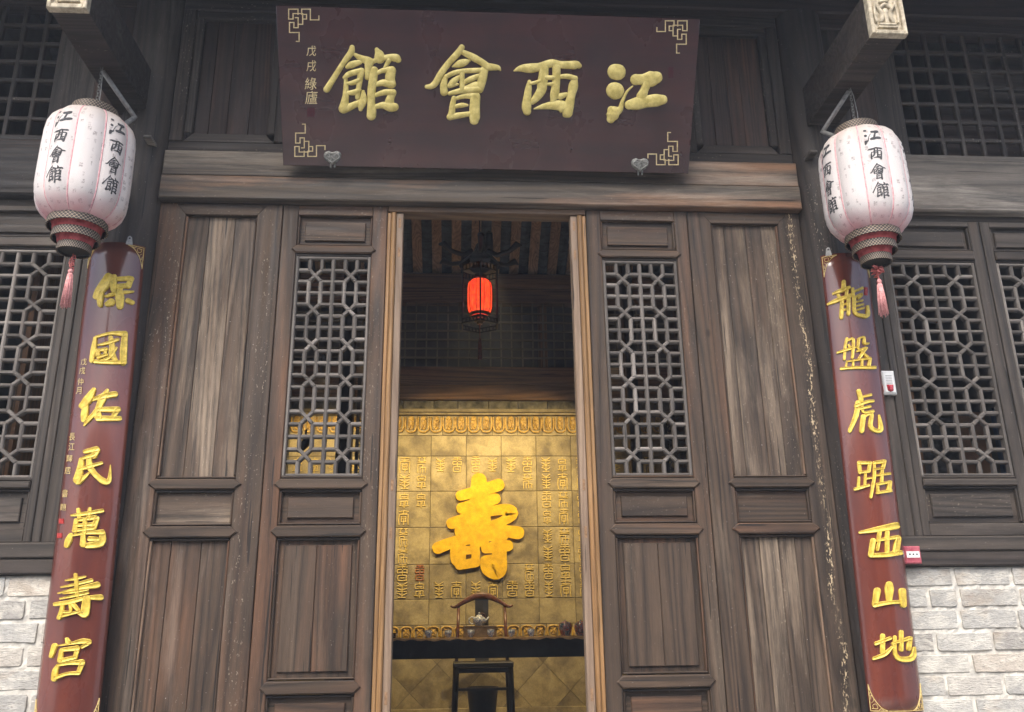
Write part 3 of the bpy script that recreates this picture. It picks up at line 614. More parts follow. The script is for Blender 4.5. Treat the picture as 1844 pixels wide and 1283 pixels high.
W_OR = wpair('orange_worn_edge', dark=(.07, .045, .03), mid=(.20, .13, .085), pale=(.42, .31, .22), wear=.4, warm=.5, fleck=.2)
panel_leaf('solid panel door between left couplet and left lattice door, pale bare upper planks', -1.606, -.953, -1.467, -1.087, W_DOOR, W_LOW, 3, G_PD, W_LOW, W_OR)
panel_leaf('solid panel door left of the dragon couplet, cream flakes down its right stile', 1.287, 1.931, 1.418, 1.803, W_DOOR, W_PLANK, 4, G_PD, W_FLAKE, W_OR, 1)

# open inner leaves, folded back: we see the pale edge of each, with the ends of the rail tenons
M_TEN = simple('tenon_end_grain', (.26, .15, .08), .7, 0, .2, .4, 50, (.34, .21, .12))
for sgn, xa, label in ((1, -.384, 'raw pine edge of the left door leaf folded back inward'), (-1, .711, 'raw pine edge of the right door leaf folded back inward')):
    t = thing('open_door_leaf', label, 'door', (xa, .05, FLOOR), 'door leaves opened inward')
    def bx(nm, ma, a, b_, *r, c=0.0, kind=None):
        a, b_ = xa+sgn*a, xa+sgn*b_
        return box(nm, ma, t, min(a, b_), max(a, b_), *r, c)
    bx('rebate_post', W_NEW['Z'], .001, .020, .000, .07, FLOOR+.02, 3.690, c=.004)
    bx('rebate_post', W_NEW['Z'], .0215, .047, -.004, .07, FLOOR+.02, 3.695, c=.007)
    lst = bx('leaf_stile', W_EDGE['Z'], .049, .086, .006, .075, FLOOR+.02, 3.690, c=.004)
    for z in (1.20, 1.955, 2.19, 3.455, 3.63):
        te = bx('tenon_end', M_TEN, .060, .073, .0045, .02, z-.028, z+.028); te.parent = lst; te.matrix_parent_inverse = Matrix.Identity(4)
    # the leaf itself runs inward, behind its edge stile
    lb = MB()
    for (z0, z1) in ((.74, .86), (1.22, 1.28), (1.93, 1.99), (2.17, 2.23), (3.42, 3.49), (3.60, 3.69)):
        a, b_ = sorted((xa+sgn*.030, xa+sgn*.062)); lb.box(a, b_, .08, .53, z0, z1)
    a, b_ = sorted((xa+sgn*.030, xa+sgn*.062)); lb.box(a, b_, .53, .60, .74, 3.69)
    lb.build('leaf_frame', W_INT['Z'], t)
    a, b_ = sorted((xa+sgn*.040, xa+sgn*.052)); box('leaf_panel', W_INT['Z'], t, a, b_, .08, .53, .74, 2.2)
    for k in range(5): bx('leaf_lattice_bar', W_INT['Z'], .040, .052, .14+k*.08, .16+k*.08, 2.23, 3.42)
    for k in range(14): bx('leaf_lattice_bar', W_INT['X'], .038, .054, .08, .53, 2.27+k*.083, 2.29+k*.083)

for o in list(col.objects):     # the leaves stand folded back past the square
    if o.name.split('.')[0] in ('leaf_frame', 'leaf_panel', 'leaf_lattice_bar'):
        s_ = 1 if o.data.vertices[0].co.x > 0 else -1
        for v in o.data.vertices: v.co.x += s_*(v.co.y-.07)*.24
# ================================================================== LINTEL AND TRANSOM
t = thing('door_lintel', 'long weathered lintel beam over the doors with orange worn patches', 'beam', (.16, 0, 3.73))
box('lower_beam', W_LINT['X'], t, -1.606, 1.936, -.050, .10, 3.7335, 3.872, .006)
box('upper_beam', W_LINT['X'], t, -1.606, 1.936, -.040, .10, 3.875, 4.03, .006)
box('head_strip', W_OR['X'], t, -.383, .710, .004, .10, 3.700, 3.7325, .004)
t = thing('transom_wall', 'dark boarded transom with reddish planks behind the name plaque', 'wall panel', (.16, 0, 4.03))
box('transom_rail', W_COL['X'], t, -1.606, 1.936, -.005, .09, 4.033, 4.105, .006)
box('transom_rail', W_COL['X'], t, -1.606, 1.936, -.005, .09, 4.985, 5.06, .006)
for a, b_ in ((-1.605, -1.53), (-1.03, -.94), (.12, .22), (1.26, 1.375), (1.865, 1.935)): box('transom_post', W_COL['Z'], t, a, b_, -.010, .09, 4.107, 4.983, .006)
for a, b_ in ((-1.53, -1.03), (1.375, 1.865)):
    MB().prism([(a, 4.106), (b_, 4.106), (b_-.05, 4.16), (a+.05, 4.16)], .0, .06, .003).build('transom_moulding', W_COL['X'], t)
    box('transom_moulding', W_COL['X'], t, a, b_, .004, .06, 4.93, 4.984, .006)
    for x in (a, b_-.045): box('transom_moulding', W_COL['Z'], t, x, x+.045, .002, .06, 4.165, 4.928, .006)
    planks(t, a+.045, b_-.045, 4.161, 4.93, W_RED, 4, .035)
for a, b_ in ((-.94, .12), (.22, 1.26)): planks(t, a, b_, 4.106, 4.984, W_RED, 6, .035)
t = tag(box('architrave_beam', W_RED['X'], None, -4.4, 4.6, -.06, .12, 5.063, 5.45, .01), 'reddish brown beam running along the very top of the front', 'beam')

# ================================================================== COLUMNS
def column(x, label):
    mb = MB(); n = 40
    prof = [(.146, .66+i*(5.063-.66)/24) for i in range(25)]
    o = 0
    for i, (r, z) in enumerate(prof):
        for k in range(n):
            a = 2*math.pi*k/n; rr = r*(1+.008*math.sin(a*5+z*1.3)+.004*math.sin(a*13+z*3.1)); mb.v.append((x+rr*math.cos(a), .055+rr*math.sin(a), z))
    for i in range(len(prof)-1):
        for k in range(n): mb.f.append((i*n+k, i*n+(k+1) % n, (i+1)*n+(k+1) % n, (i+1)*n+k))
    t = thing('column', label, 'column', (x, .055, .66), 'timber columns of the hall front')
    mb.build('shaft', W_COL['Z'], t, smooth=True)
    MB().lathe([(.18, .60), (.25, .62), (.27, .67), (.24, .74), (.185, .76)], 32, (x, .055, .06)).build('stone_base', M_STONE, t, smooth=True)
    box('peg', W_PALE['X'], t, x+(.06 if x < 0 else -.10), x+(.10 if x < 0 else -.06), -.15, -.05, 4.035, 4.052, .004)
    return t
CXL, CXR = -1.745, 2.080
column(CXL, 'round dark timber column behind the left couplet board')
column(CXR, 'round dark timber column behind the right couplet board')

# ================================================================== SIDE BAYS
def window_leaf(label, x0, x1, lx0, lx1, mat, group='lattice windows of the side bays'):
    t = thing('lattice_window', label, 'window', ((x0+x1)/2, .03, 1.92), group)
    xi0, xi1 = lx0-.014, lx1+.014
    stiles(t, x0, x1, xi0, xi1, mat, 1.922, 3.695)
    box('top_rail', mat['X'], t, xi0+.0005, xi1-.0005, .001, .055, 3.664, 3.694, .003)
    raised(t, xi0+.004, xi1-.004, 3.520, 3.660, mat, 'X', .030); side_beads(t, xi0, xi1, 3.52, 3.66, mat)
    rail(t, xi0, xi1, 3.456, 3.508, mat, .0)
    lattice(t, lx0, lx1, 2.240, 3.430, W_LAT); lat_frame(t, lx0, lx1, 2.240, 3.430, W_LAT)
    rail(t, xi0, xi1, 2.178, 2.214, mat, .0)
    raised(t, xi0+.004, xi1-.004, 1.992, 2.166, mat, 'X', .036); side_beads(t, xi0, xi1, 1.992, 2.166, mat)
    box('bottom_rail', mat['X'], t, xi0+.0005, xi1-.0005, .001, .055, 1.923, 1.985, .003)
    return t
W_WIN = wpair('window_frame_wood', dark=(.020, .017, .014), mid=(.066, .053, .043), pale=(.25, .215, .18), wear=.3, warm=.1, fleck=.25)
window_leaf('lattice window leaf next to the right couplet, brown display board seen through it', 2.372, 2.985, 2.425, 2.905, W_WIN)
window_leaf('lattice window leaf cut by the right edge of the photo', 2.992, 3.604, 3.058, 3.538, W_WIN)
window_leaf('lattice window leaf left of the left couplet, at the left edge of the photo', -2.640, -2.018, -2.555, -2.070, W_WIN)
def bay(s, x_in, x_out, beam, label, lx0, lx1):
    t = thing('bay_frame', label, 'wall frame', ((x_in+x_out)/2, .03, 1.78))
    a, b_ = min(x_in, x_out), max(x_in, x_out)
    box('sill_beam', W_WIN['X'], t, a, b_, -.035, .10, 1.845, 1.919, .008)
    box('sill_beam', W_COL['X'], t, a, b_, -.030, .10, 1.772, 1.8435, .008)
    box('cross_beam', beam['X'], t, a, b_, -.050, .10, 3.735, 4.075, .012)
    box('cross_beam', W_WIN['X'], t, a, b_, .012, .10, 3.698, 3.7345)
    gx0, gx1 = (2.66, x_out) if s > 0 else (x_out, -2.285)
    box('grid_frame', beam['X'], t, a, b_, -.012, .09, 4.077, 4.122, .006)
    box('grid_frame', W_RED['X'], t, a, b_, -.012, .09, 4.985, 5.060, .006)
    c0, c1 = (x_in, 2.66) if s > 0 else (-2.285, x_in)
    n = 3 if s > 0 else 2
    for k in range(n): box('board', (W_COL if k % 2 == 0 else W_RED)['Z'], t, c0+(c1-c0)*k/n+.001, c0+(c1-c0)*(k+1)/n-.001, random.uniform(-.004, .008), .07, 4.124, 4.983, .004)
    k = 0; x = gx0+.092 if s > 0 else gx1-.092
    while gx0 < x < gx1:
        box('grid_bar', W_COL['Z'], t, x-.012, x+.012, .010, .036, 4.123, 4.984, .004); x += s*.1235
    z = 4.122+.118
    while z < 4.96:
        box('grid_bar', W_COL['X'], t, gx0, gx1, .0125, .037, z-.012, z+.012, .004); z += .123
    return t, gx0, gx1
tr, g0, g1 = bay(1, 2.16, 4.3, W_PALE, 'right bay framework with square grid transom and pale grey cross beam', 0, 0)
box('backing_board', W_RED['X'], tr, 2.95, 3.5, .10, .12, 4.124, 4.52)
box('backing_board', W_COL['X'], tr, 3.2, 4.2, .12, .14, 4.30, 4.98)
for i, (a, b_) in enumerate(((2.16, 2.330), (2.331, 2.371))): box('post_board', W_WIN['Z'], tr, a, b_, .004-.004*i, .06, 1.921, 3.697, .004)
box('post_board', W_WIN['Z'], tr, 3.605, 4.3, .01, .06, 1.921, 3.697, .004)
tl_, g0, g1 = bay(-1, -1.82, -3.9, W_DARK, 'left bay framework with square grid transom and dark cross beam', 0, 0)
for i, (a, b_) in enumerate(((-2.017, -1.975), (-1.974, -1.82))): box('post_board', W_WIN['Z'], tl_, a, b_, .002+.003*i, .06, 1.921, 3.697, .004)
box('post_board', W_WIN['Z'], tl_, -3.9, -2.641, .01, .06, 1.921, 3.697, .004)

def brick_wall(label, x0, x1, ztop, off, s):
    t = thing('brick_wall', label, 'brick wall', ((x0+x1)/2, .05, .66), 'brick walls under the windows')
    # mortar bed with a slightly uneven face
    bm_ = MB(); nx, nz = 90, 46
    for j in range(nz+1):
        for i in range(nx+1):
            bm_.v.append((x0+(x1-x0)*i/nx, .006+random.uniform(-.0035, .004), .66+(ztop-.66)*j/nz))
    for j in range(nz):
        for i in range(nx): q = j*(nx+1)+i; bm_.f.append((q, q+1, q+nx+2, q+nx+1))
    bm_.box(x0, x1, .03, .26, .66, ztop)
    bm_.build('mortar', M_MORTAR, t)
    z = ztop-.006; r = 0
    while z > .72:
        hh = .0835+random.uniform(-.004, .004); x = x0-.30+off+((r % 2)*.148)+random.uniform(-.02, .02)
        while x < x1:
            L = .278+random.uniform(-.012, .014)
            if random.random() < .10: L = .135
            a, b_ = max(x, x0+.002), min(x+L, x1-.002)
            if b_-a > .03:
                y = -.001+random.uniform(-.003, .003); j = lambda k=.004: random.uniform(-k, k)
                # worn outline of eight points
                zl, zh = z-hh, z
                c1, c2, c3, c4 = (random.uniform(.002, .010) for _ in range(4))
                pts = [(a+c1, zl+j(.002)), ((a+b_)/2+j(.03), zl+j(.004)), (b_-c2, zl+j(.002)), (b_+j(.002), zl+c2), (b_+j(.002), zh-c3), (b_-c3, zh+j(.002)), ((a+b_)/2+j(.03), zh+j(.004)), (a+c4, zh+j(.002)), (a+j(.002), zh-c4), (a+j(.002), zl+c1)]
                MB().prism(pts, y, .03, .0025).build('brick', M_BRICK, t)
            x += L+.019+random.uniform(-.004, .006)
        z -= hh+.0185; r += 1
    return t
brick_wall('whitewashed grey brick wall under the right window', 2.13, 4.3, 1.768, .09, 1)
brick_wall('whitewashed grey brick wall left of the left couplet', -3.9, -1.79, 1.768, .03, -1)

# side and back shell of the hall
for nm, lab, b in (('gable_wall', 'plain gable wall closing the hall on the left', (-4.4, -3.9, .0, 5.1, .66, 7.0)), ('gable_wall', 'plain gable wall closing the hall on the right', (4.3, 4.6, .0, 5.1, .66, 7.0))):
    tag(box(nm, M_PLASTER, None, *b), lab, 'wall')
for x, lab in ((-2.32, 'dark timber partition on the left side of the middle room'), (2.56, 'dark timber partition on the right side of the middle room')):
    t = thing('partition_wall', lab, 'partition', (x, 2.5, FLOOR))
    for k in range(12): box('partition_board', W_INT['Z'], t, x-.02, x+.02, .25+k*.385, .25+(k+1)*.385-.004, FLOOR, 5.3)

# ================================================================== NAME PLAQUE
PB, PT_ = Vector((0, -.12, 3.90)), Vector((0, -.56, 4.575))
pv = (PT_-PB); ph_ = pv.length; pv.normalize(); pn = Vector((0, pv.z, -pv.y)); pn = Vector((0, -pv.z, pv.y))
if pn.y > 0: pn = -pn
def pmap(x, y, h):
    d = ray(x, y); t_ = (PB-CAM).dot(pn)/d.dot(pn); return CAM+d*t_+pn*h
plaque = thing('name_plaque', 'dark lacquered name plaque with four large gold characters above the doorway', 'plaque', (.17, -.12, 3.9))
def pbox(name, mat, x0, x1, v0, v1, h0, h1, parent=plaque, c=.003):
    mb = MB(); mb.box(x0, x1, -h1, -h0, v0, v1, c)
    mb.v = [tuple(Vector((x, 0, 0))+PB+pv*v-pn*y) for x, y, v in mb.v]
    return mb.build(name, mat, parent)
n_ = 5; xs_ = [-.942, -.50, -.06, .40, .86, 1.278]
vb_ = [0.0, .165, .33, .50, .66, ph_]
pbox('board', M_PLAQ, -.942, 1.278, 0, ph_, -.034, 0, c=.003)
pbox('batten', W_DARK['Z'], -.5, -.42, .03, ph_-.03, -.07, -.035); pbox('batten', W_DARK['Z'], .78, .86, .03, ph_-.03, -.07, -.035)
for key in ('guan', 'hui', 'xi', 'jiang'): glyph_obj(key, 'gold_character', M_GOLDP, plaque, pmap, .017, k=1.16)
for ch, x, y, a, b_ in (('戊', 561, 92, 17, 19), ('戌', 561, 119, 17, 20), ('綠', 560, 151, 21, 22), ('廬', 561, 176, 22, 24)):
    font_obj(ch, 'inscription', M_FRET, plaque, pmap, x, y, a, b_, .06)
def quad(name, mat, parent, fm, x, y, a, b_, h=.002):
    mb = MB(); P = [fm(x-a/2, y-b_/2, h), fm(x+a/2, y-b_/2, h), fm(x+a/2, y+b_/2, h), fm(x-a/2, y+b_/2, h)]
    P2 = [fm(x-a/2, y-b_/2, -.0005), fm(x+a/2, y-b_/2, -.0005), fm(x+a/2, y+b_/2, -.0005), fm(x-a/2, y+b_/2, -.0005)]
    mb.add(P+P2, [(0, 1, 2, 3), (0, 4, 5, 1), (1, 5, 6, 2), (2, 6, 7, 3), (3, 7, 4, 0)]); return mb.build(name, mat, parent)
M_SEALF = simple('faded_seal', (.13, .015, .03), .6, 0, .3, .5, 150, (.05, .02, .025))
quad('seal', M_SEALF, plaque, pmap, 560, 203, 14, 16, .0015); quad('seal', M_SEALF, plaque, pmap, 1208, 131, 9, 20, .0012)
FR = ['300,118 300,146 238,146 238,68 175,68 175,106 210,106 210,140 182,140', '148,106 148,68 80,68 80,140 112,140', '112,140 112,100 182,100 182,178 150,178', '118,165 86,165 86,238 156,238 156,303 136,303', '118,165 118,203 149,203 149,130 128,130']
def fret(px, py, sx, sy):
    mb = MB()
    for ln in FR:
        q = [tuple(map(float, a.split(','))) for a in ln.split()]
        q = [(px+sx*(a-80)/4.05, py+sy*(b_-68)/4.05) for a, b_ in q]
        for (a, b_) in zip(q[:-1], q[1:]):
            hw = .85; d = Vector((b_[0]-a[0], b_[1]-a[1])).normalized(); e = d*hw; n2 = Vector((-d.y, d.x))*hw
            c4 = [(a[0]-e.x+n2.x, a[1]-e.y+n2.y), (b_[0]+e.x+n2.x, b_[1]+e.y+n2.y), (b_[0]+e.x-n2.x, b_[1]+e.y-n2.y), (a[0]-e.x-n2.x, a[1]-e.y-n2.y)]
            hh = .004 if abs(d.x) > .5 else .0045
            mb.add([pmap(x, y, hh) for x, y in c4]+[pmap(x, y, 0) for x, y in c4], [(0, 1, 2, 3), (0, 4, 5, 1), (1, 5, 6, 2), (2, 6, 7, 3), (3, 7, 4, 0)])
    mb.build('corner_fret', M_FRET, plaque)
fret(520, 17, 1, 1); fret(531, 282, 1, -1); fret(1237, 38, -1, 1); fret(1221, 297, -1, -1)
# cloud-shaped iron brackets that hold the plaque's foot
for px, py, lab in ((599, 284, 'cloud-shaped iron bracket under the plaque at its left foot'), (1152, 297, 'cloud-shaped iron bracket under the plaque at its right foot')):
    t = thing('plaque_bracket', lab, 'bracket', tuple(pmap(px, py, .005)), 'iron brackets holding the plaque')
    out = [(0, 13), (-5, 10), (-10, 7), (-15, 1), (-16, -5), (-13, -10), (-7, -12), (-2, -10), (2, -10), (7, -12), (13, -10), (16, -5), (15, 1), (10, 7), (5, 10)]
    mb = MB(); n = len(out)
    mb.v = [tuple(pmap(px+x, py+y, .002)) for x, y in out]+[tuple(pmap(px+x*.98, py+y*.98, .013)) for x, y in out]+[tuple(pmap(px+x*.8, py+y*.8, .019)) for x, y in out]
    mb.f = [tuple(range(2*n, 3*n))]+[(i, (i+1) % n, n+(i+1) % n, n+i) for i in range(n)]+[(n+i, n+(i+1) % n, 2*n+(i+1) % n, 2*n+i) for i in range(n)]
    mb.build('cloud_plate', M_IRON, t, smooth=False)
    mb = MB()
    for s_ in (-1, 1):
        sp = [(px+s_*(7.5+(1+5.2*k/14)*math.cos(.55*k)), py-3+(1+4.2*k/14)*math.sin(.55*k), 1.5) for k in range(15)]
        stroke(mb, sp, pmap, .023)
        stroke(mb, [(px+s_*1, py+8, 1.4), (px+s_*6, py+4, 1.4), (px+s_*13, py-1, 1.4)], pmap, .023)
    mb.build('scroll', simple('worn_iron_edge', (.34, .34, .32), .45, .4, .5, .4, 60, (.5, .5, .47)), t, smooth=True)
    MB().tube([pmap(px-3, py+10, .006), pmap(px-3, py+19, .006)], .005, 6).tube([pmap(px+4, py+10, .006), pmap(px+4, py+18, .006)], .005, 6).build('hook', M_IRON, t)

# ================================================================== COUPLET BOARDS
BR_ = .205; ZT, ZB = 3.415, 1.105
def couplet(label, topx, botx, topy, boty, W2, group='gold couplet boards on the columns'):
    """a curved board hugging its column; the axis leans a little, as it hangs"""
    zr = 0
    def axis(z):
        f = (z-ZB)/(ZT-ZB); return botx+(topx-botx)*f, boty+(topy-boty)*f+BR_
    def bmap(u, z, h):
        a = u/BR_; ax, ay = axis(z); return Vector((ax+(BR_+h)*math.sin(a), ay-(BR_+h)*math.cos(a), z))
    def fm(px, py, h):
        d = ray(px, py); z = 2.2
        for _ in range(8):
            ax, ay = axis(z); ox, oy = CAM.x-ax, CAM.y-ay
            A = d.x**2+d.y**2; B = 2*(ox*d.x+oy*d.y); C_ = ox*ox+oy*oy-BR_**2; D = B*B-4*A*C_
            t_ = (-B-math.sqrt(max(0, D)))/(2*A); p = CAM+d*t_; z = p.z
        ax, ay = axis(z); a = math.atan2(p.x-ax, -(p.y-ay)); return bmap(a*BR_, z, h)
    t = thing('couplet_board', label, 'couplet board', (botx, boty, ZB), group)
    nz, na = 30, 16; mb = MB()
    def ring(h, rev=False):
        o = len(mb.v)
        for j in range(nz+1):
            for i in range(na+1):
                u = -W2+2*W2*i/na
                mb.v.append(tuple(bmap(u, ZB+(ZT-ZB)*j/nz, h-(.003 if (i in (0, na)) and h > -.01 else 0))))
        for j in range(nz):
            for i in range(na): q = o+j*(na+1)+i; mb.f.append((q, q+1, q+na+2, q+na+1))
        return o
    o1 = ring(0); o2 = ring(-.022)
    st = na+1
    for j in range(nz):
        for i in (0, na): mb.f.append((o1+j*st+i, o1+(j+1)*st+i, o2+(j+1)*st+i, o2+j*st+i))
    for j in (0, nz):
        for i in range(na): mb.f.append((o1+j*st+i, o1+j*st+i+1, o2+j*st+i+1, o2+j*st+i))
    o = mb.build('board', M_COUP, t, smooth=False)
    for p in o.data.polygons: p.use_smooth = abs(p.normal.z) < .5
    # filigree corners
    def corner(u0, z0, su, sz, L=.075, H=.115):
        mb = MB(); f = lambda x, y, h: bmap(u0+su*x, z0+sz*y, h)
        w_ = .0032
        for pts in ([(0, 0, w_), (L, 0, w_)], [(0, 0, w_), (0, H, w_)], [(L, 0, w_), (L*.62, H*.14, w_), (L*.30, H*.42, w_), (L*.12, H*.70, w_), (0, H, w_)],
                    [(L*.10, H*.10, .0021), (L*.42, H*.09, .0021), (L*.36, H*.26, .0021), (L*.16, H*.22, .0021), (L*.18, H*.12, .0021)],
                    [(L*.10, H*.30, .0021), (L*.25, H*.42, .0021), (L*.12, H*.60, .0021), (L*.07, H*.44, .0021)],
                    [(L*.5, H*.03, .0025), (L*.62, H*.09, .0025), (L*.76, H*.03, .0025)], [(L*.02, H*.66, .0025), (L*.1, H*.72, .0025), (L*.02, H*.84, .0025)]):
            stroke(mb, pts, f, .003)
        mb.build('corner_ornament', M_GLINE, t, smooth=True)
    m_ = .010
    corner(-W2+m_, ZT-m_, 1, -1); corner(W2-m_, ZT-m_, -1, -1); corner(-W2+m_, ZB+m_, 1, 1); corner(W2-m_, ZB+m_, -1, 1)
    mb = MB(); f = lambda x, y, h: bmap(x, y, h)
    stroke(mb, [(-W2+.09, ZB+m_, .003), (W2-.09, ZB+m_, .003)], f, .002); mb.build('border_line', M_GLINE, t)
    # brass eyelet for hanging
    for u in ((.075,) if topx < 0 else (-.10,)):
        mb = MB(); n = 14; ring_ = []
        mb.v = [tuple(bmap(u-.016, ZT-.008, .004)), tuple(bmap(u+.016, ZT-.008, .004)), tuple(bmap(u+.009, ZT+.035, .003)), tuple(bmap(u, ZT+.042, .003)), tuple(bmap(u-.009, ZT+.035, .003))]
        mb.v += [tuple(Vector(v)+Vector((0, .004, 0))) for v in mb.v]
        mb.f = [(0, 1, 2, 3, 4), (5, 6, 7, 8, 9)]+[(i, (i+1) % 5, 5+(i+1) % 5, 5+i) for i in range(5)]
        tb = mb.build('hanging_tab', M_CONDUIT, t)
        MB().tube([bmap(u, ZT+.026, .0045), bmap(u, ZT+.026, .0065)], .0045, 8).build('nail', M_BLACKW, tb)
    return t, fm, bmap
cl, fl_, bl_ = couplet('left couplet board, red-brown lacquer with seven gold characters on the left column', -1.758, -1.708, -.160, -.140, .158)
for k in ('bao', 'guo', 'you', 'min', 'wan', 'shou', 'gong'): glyph_obj(k, 'gold_character', M_GOLD, cl, fl_, .012, k=1.22, flat='rim')
for ch, x, y in (('戊', 152, 652), ('戌', 149, 668), ('仲', 146, 688), ('月', 143, 704), ('長', 131, 787), ('江', 130, 805), ('歸', 126, 826), ('居', 123, 848), ('書', 118, 889), ('題', 115, 914)):
    font_obj(ch, 'inscription', M_GLINE, cl, fl_, x, y, 10.5, 12.5 if ch not in '長江書' else 14, .08, .0035)
for (x, y) in ((111, 939), (108, 965)): quad('seal', M_SEAL, cl, fl_, x, y, 8, 9, .0035)
cr, fr_, br_ = couplet('right couplet board, red-brown lacquer with seven gold characters on the right column', 2.106, 2.060, -.160, -.140, .146)
for k in ('long', 'pan', 'hu', 'ju', 'xi2', 'shan', 'di'): glyph_obj(k, 'gold_character', M_GOLD, cr, fr_, .012, k=1.35, flat='rim')
quad('seal', M_SEAL, cr, fr_, 1559, 525, 5, 14, .0035)

# ================================================================== BRACKET BEAMS
def bracket_beam(x, label):
    t = thing('bracket_beam', label, 'beam', (x, 0, 4.25), 'bracket beams carrying the lanterns')
    box('beam', W_COL['X'], t, x-.085, x+.085, -.868, -.02, 4.25, 4.50, .01)
    # carved end block, hollow frame with a raised urn-like flower
    for a, b_, c_, d in ((x-.090, x-.072, 4.243, 4.505), (x+.072, x+.090, 4.243, 4.505)): box('end_frame', M_CARV, t, a, b_, -.905, -.866, c_, d, .004)
    for c_, d in ((4.243, 4.268), (4.48, 4.505)): box('end_frame', M_CARV, t, x-.0715, x+.0715, -.904, -.866, c_, d, .004)
    box('end_ground', M_CARV, t, x-.0715, x+.0715, -.885, -.866, 4.2685, 4.4795)
    mb = MB(); f = lambda u, v, h: Vector((x+u, -.885-h, 4.268+v))
    for pts in ([(-.045, .020, .012), (.045, .020, .012)], [(-.038, .036, .014), (.038, .036, .014)], [(-.03, .055, .02), (-.02, .10, .02), (-.045, .15, .014)], [(.03, .055, .02), (.02, .10, .02), (.045, .15, .014)],
                [(0, .05, .018), (0, .12, .024)], [(-.03, .13, .012), (0, .155, .02), (.03, .13, .012)], [(-.055, .05, .01), (-.058, .10, .01), (-.05, .17, .01)], [(.055, .05, .01), (.058, .10, .01), (.05, .17, .01)], [(-.02, .17, .014), (.02, .18, .014)]):
        stroke(mb, pts, f, .014)
    mb.build('carved_relief', M_CARV, t, smooth=True)
    return t
bracket_beam(-1.80, 'projecting beam with pale carved end above the left lantern')
bracket_beam(2.10, 'projecting beam with pale carved end above the right lantern')

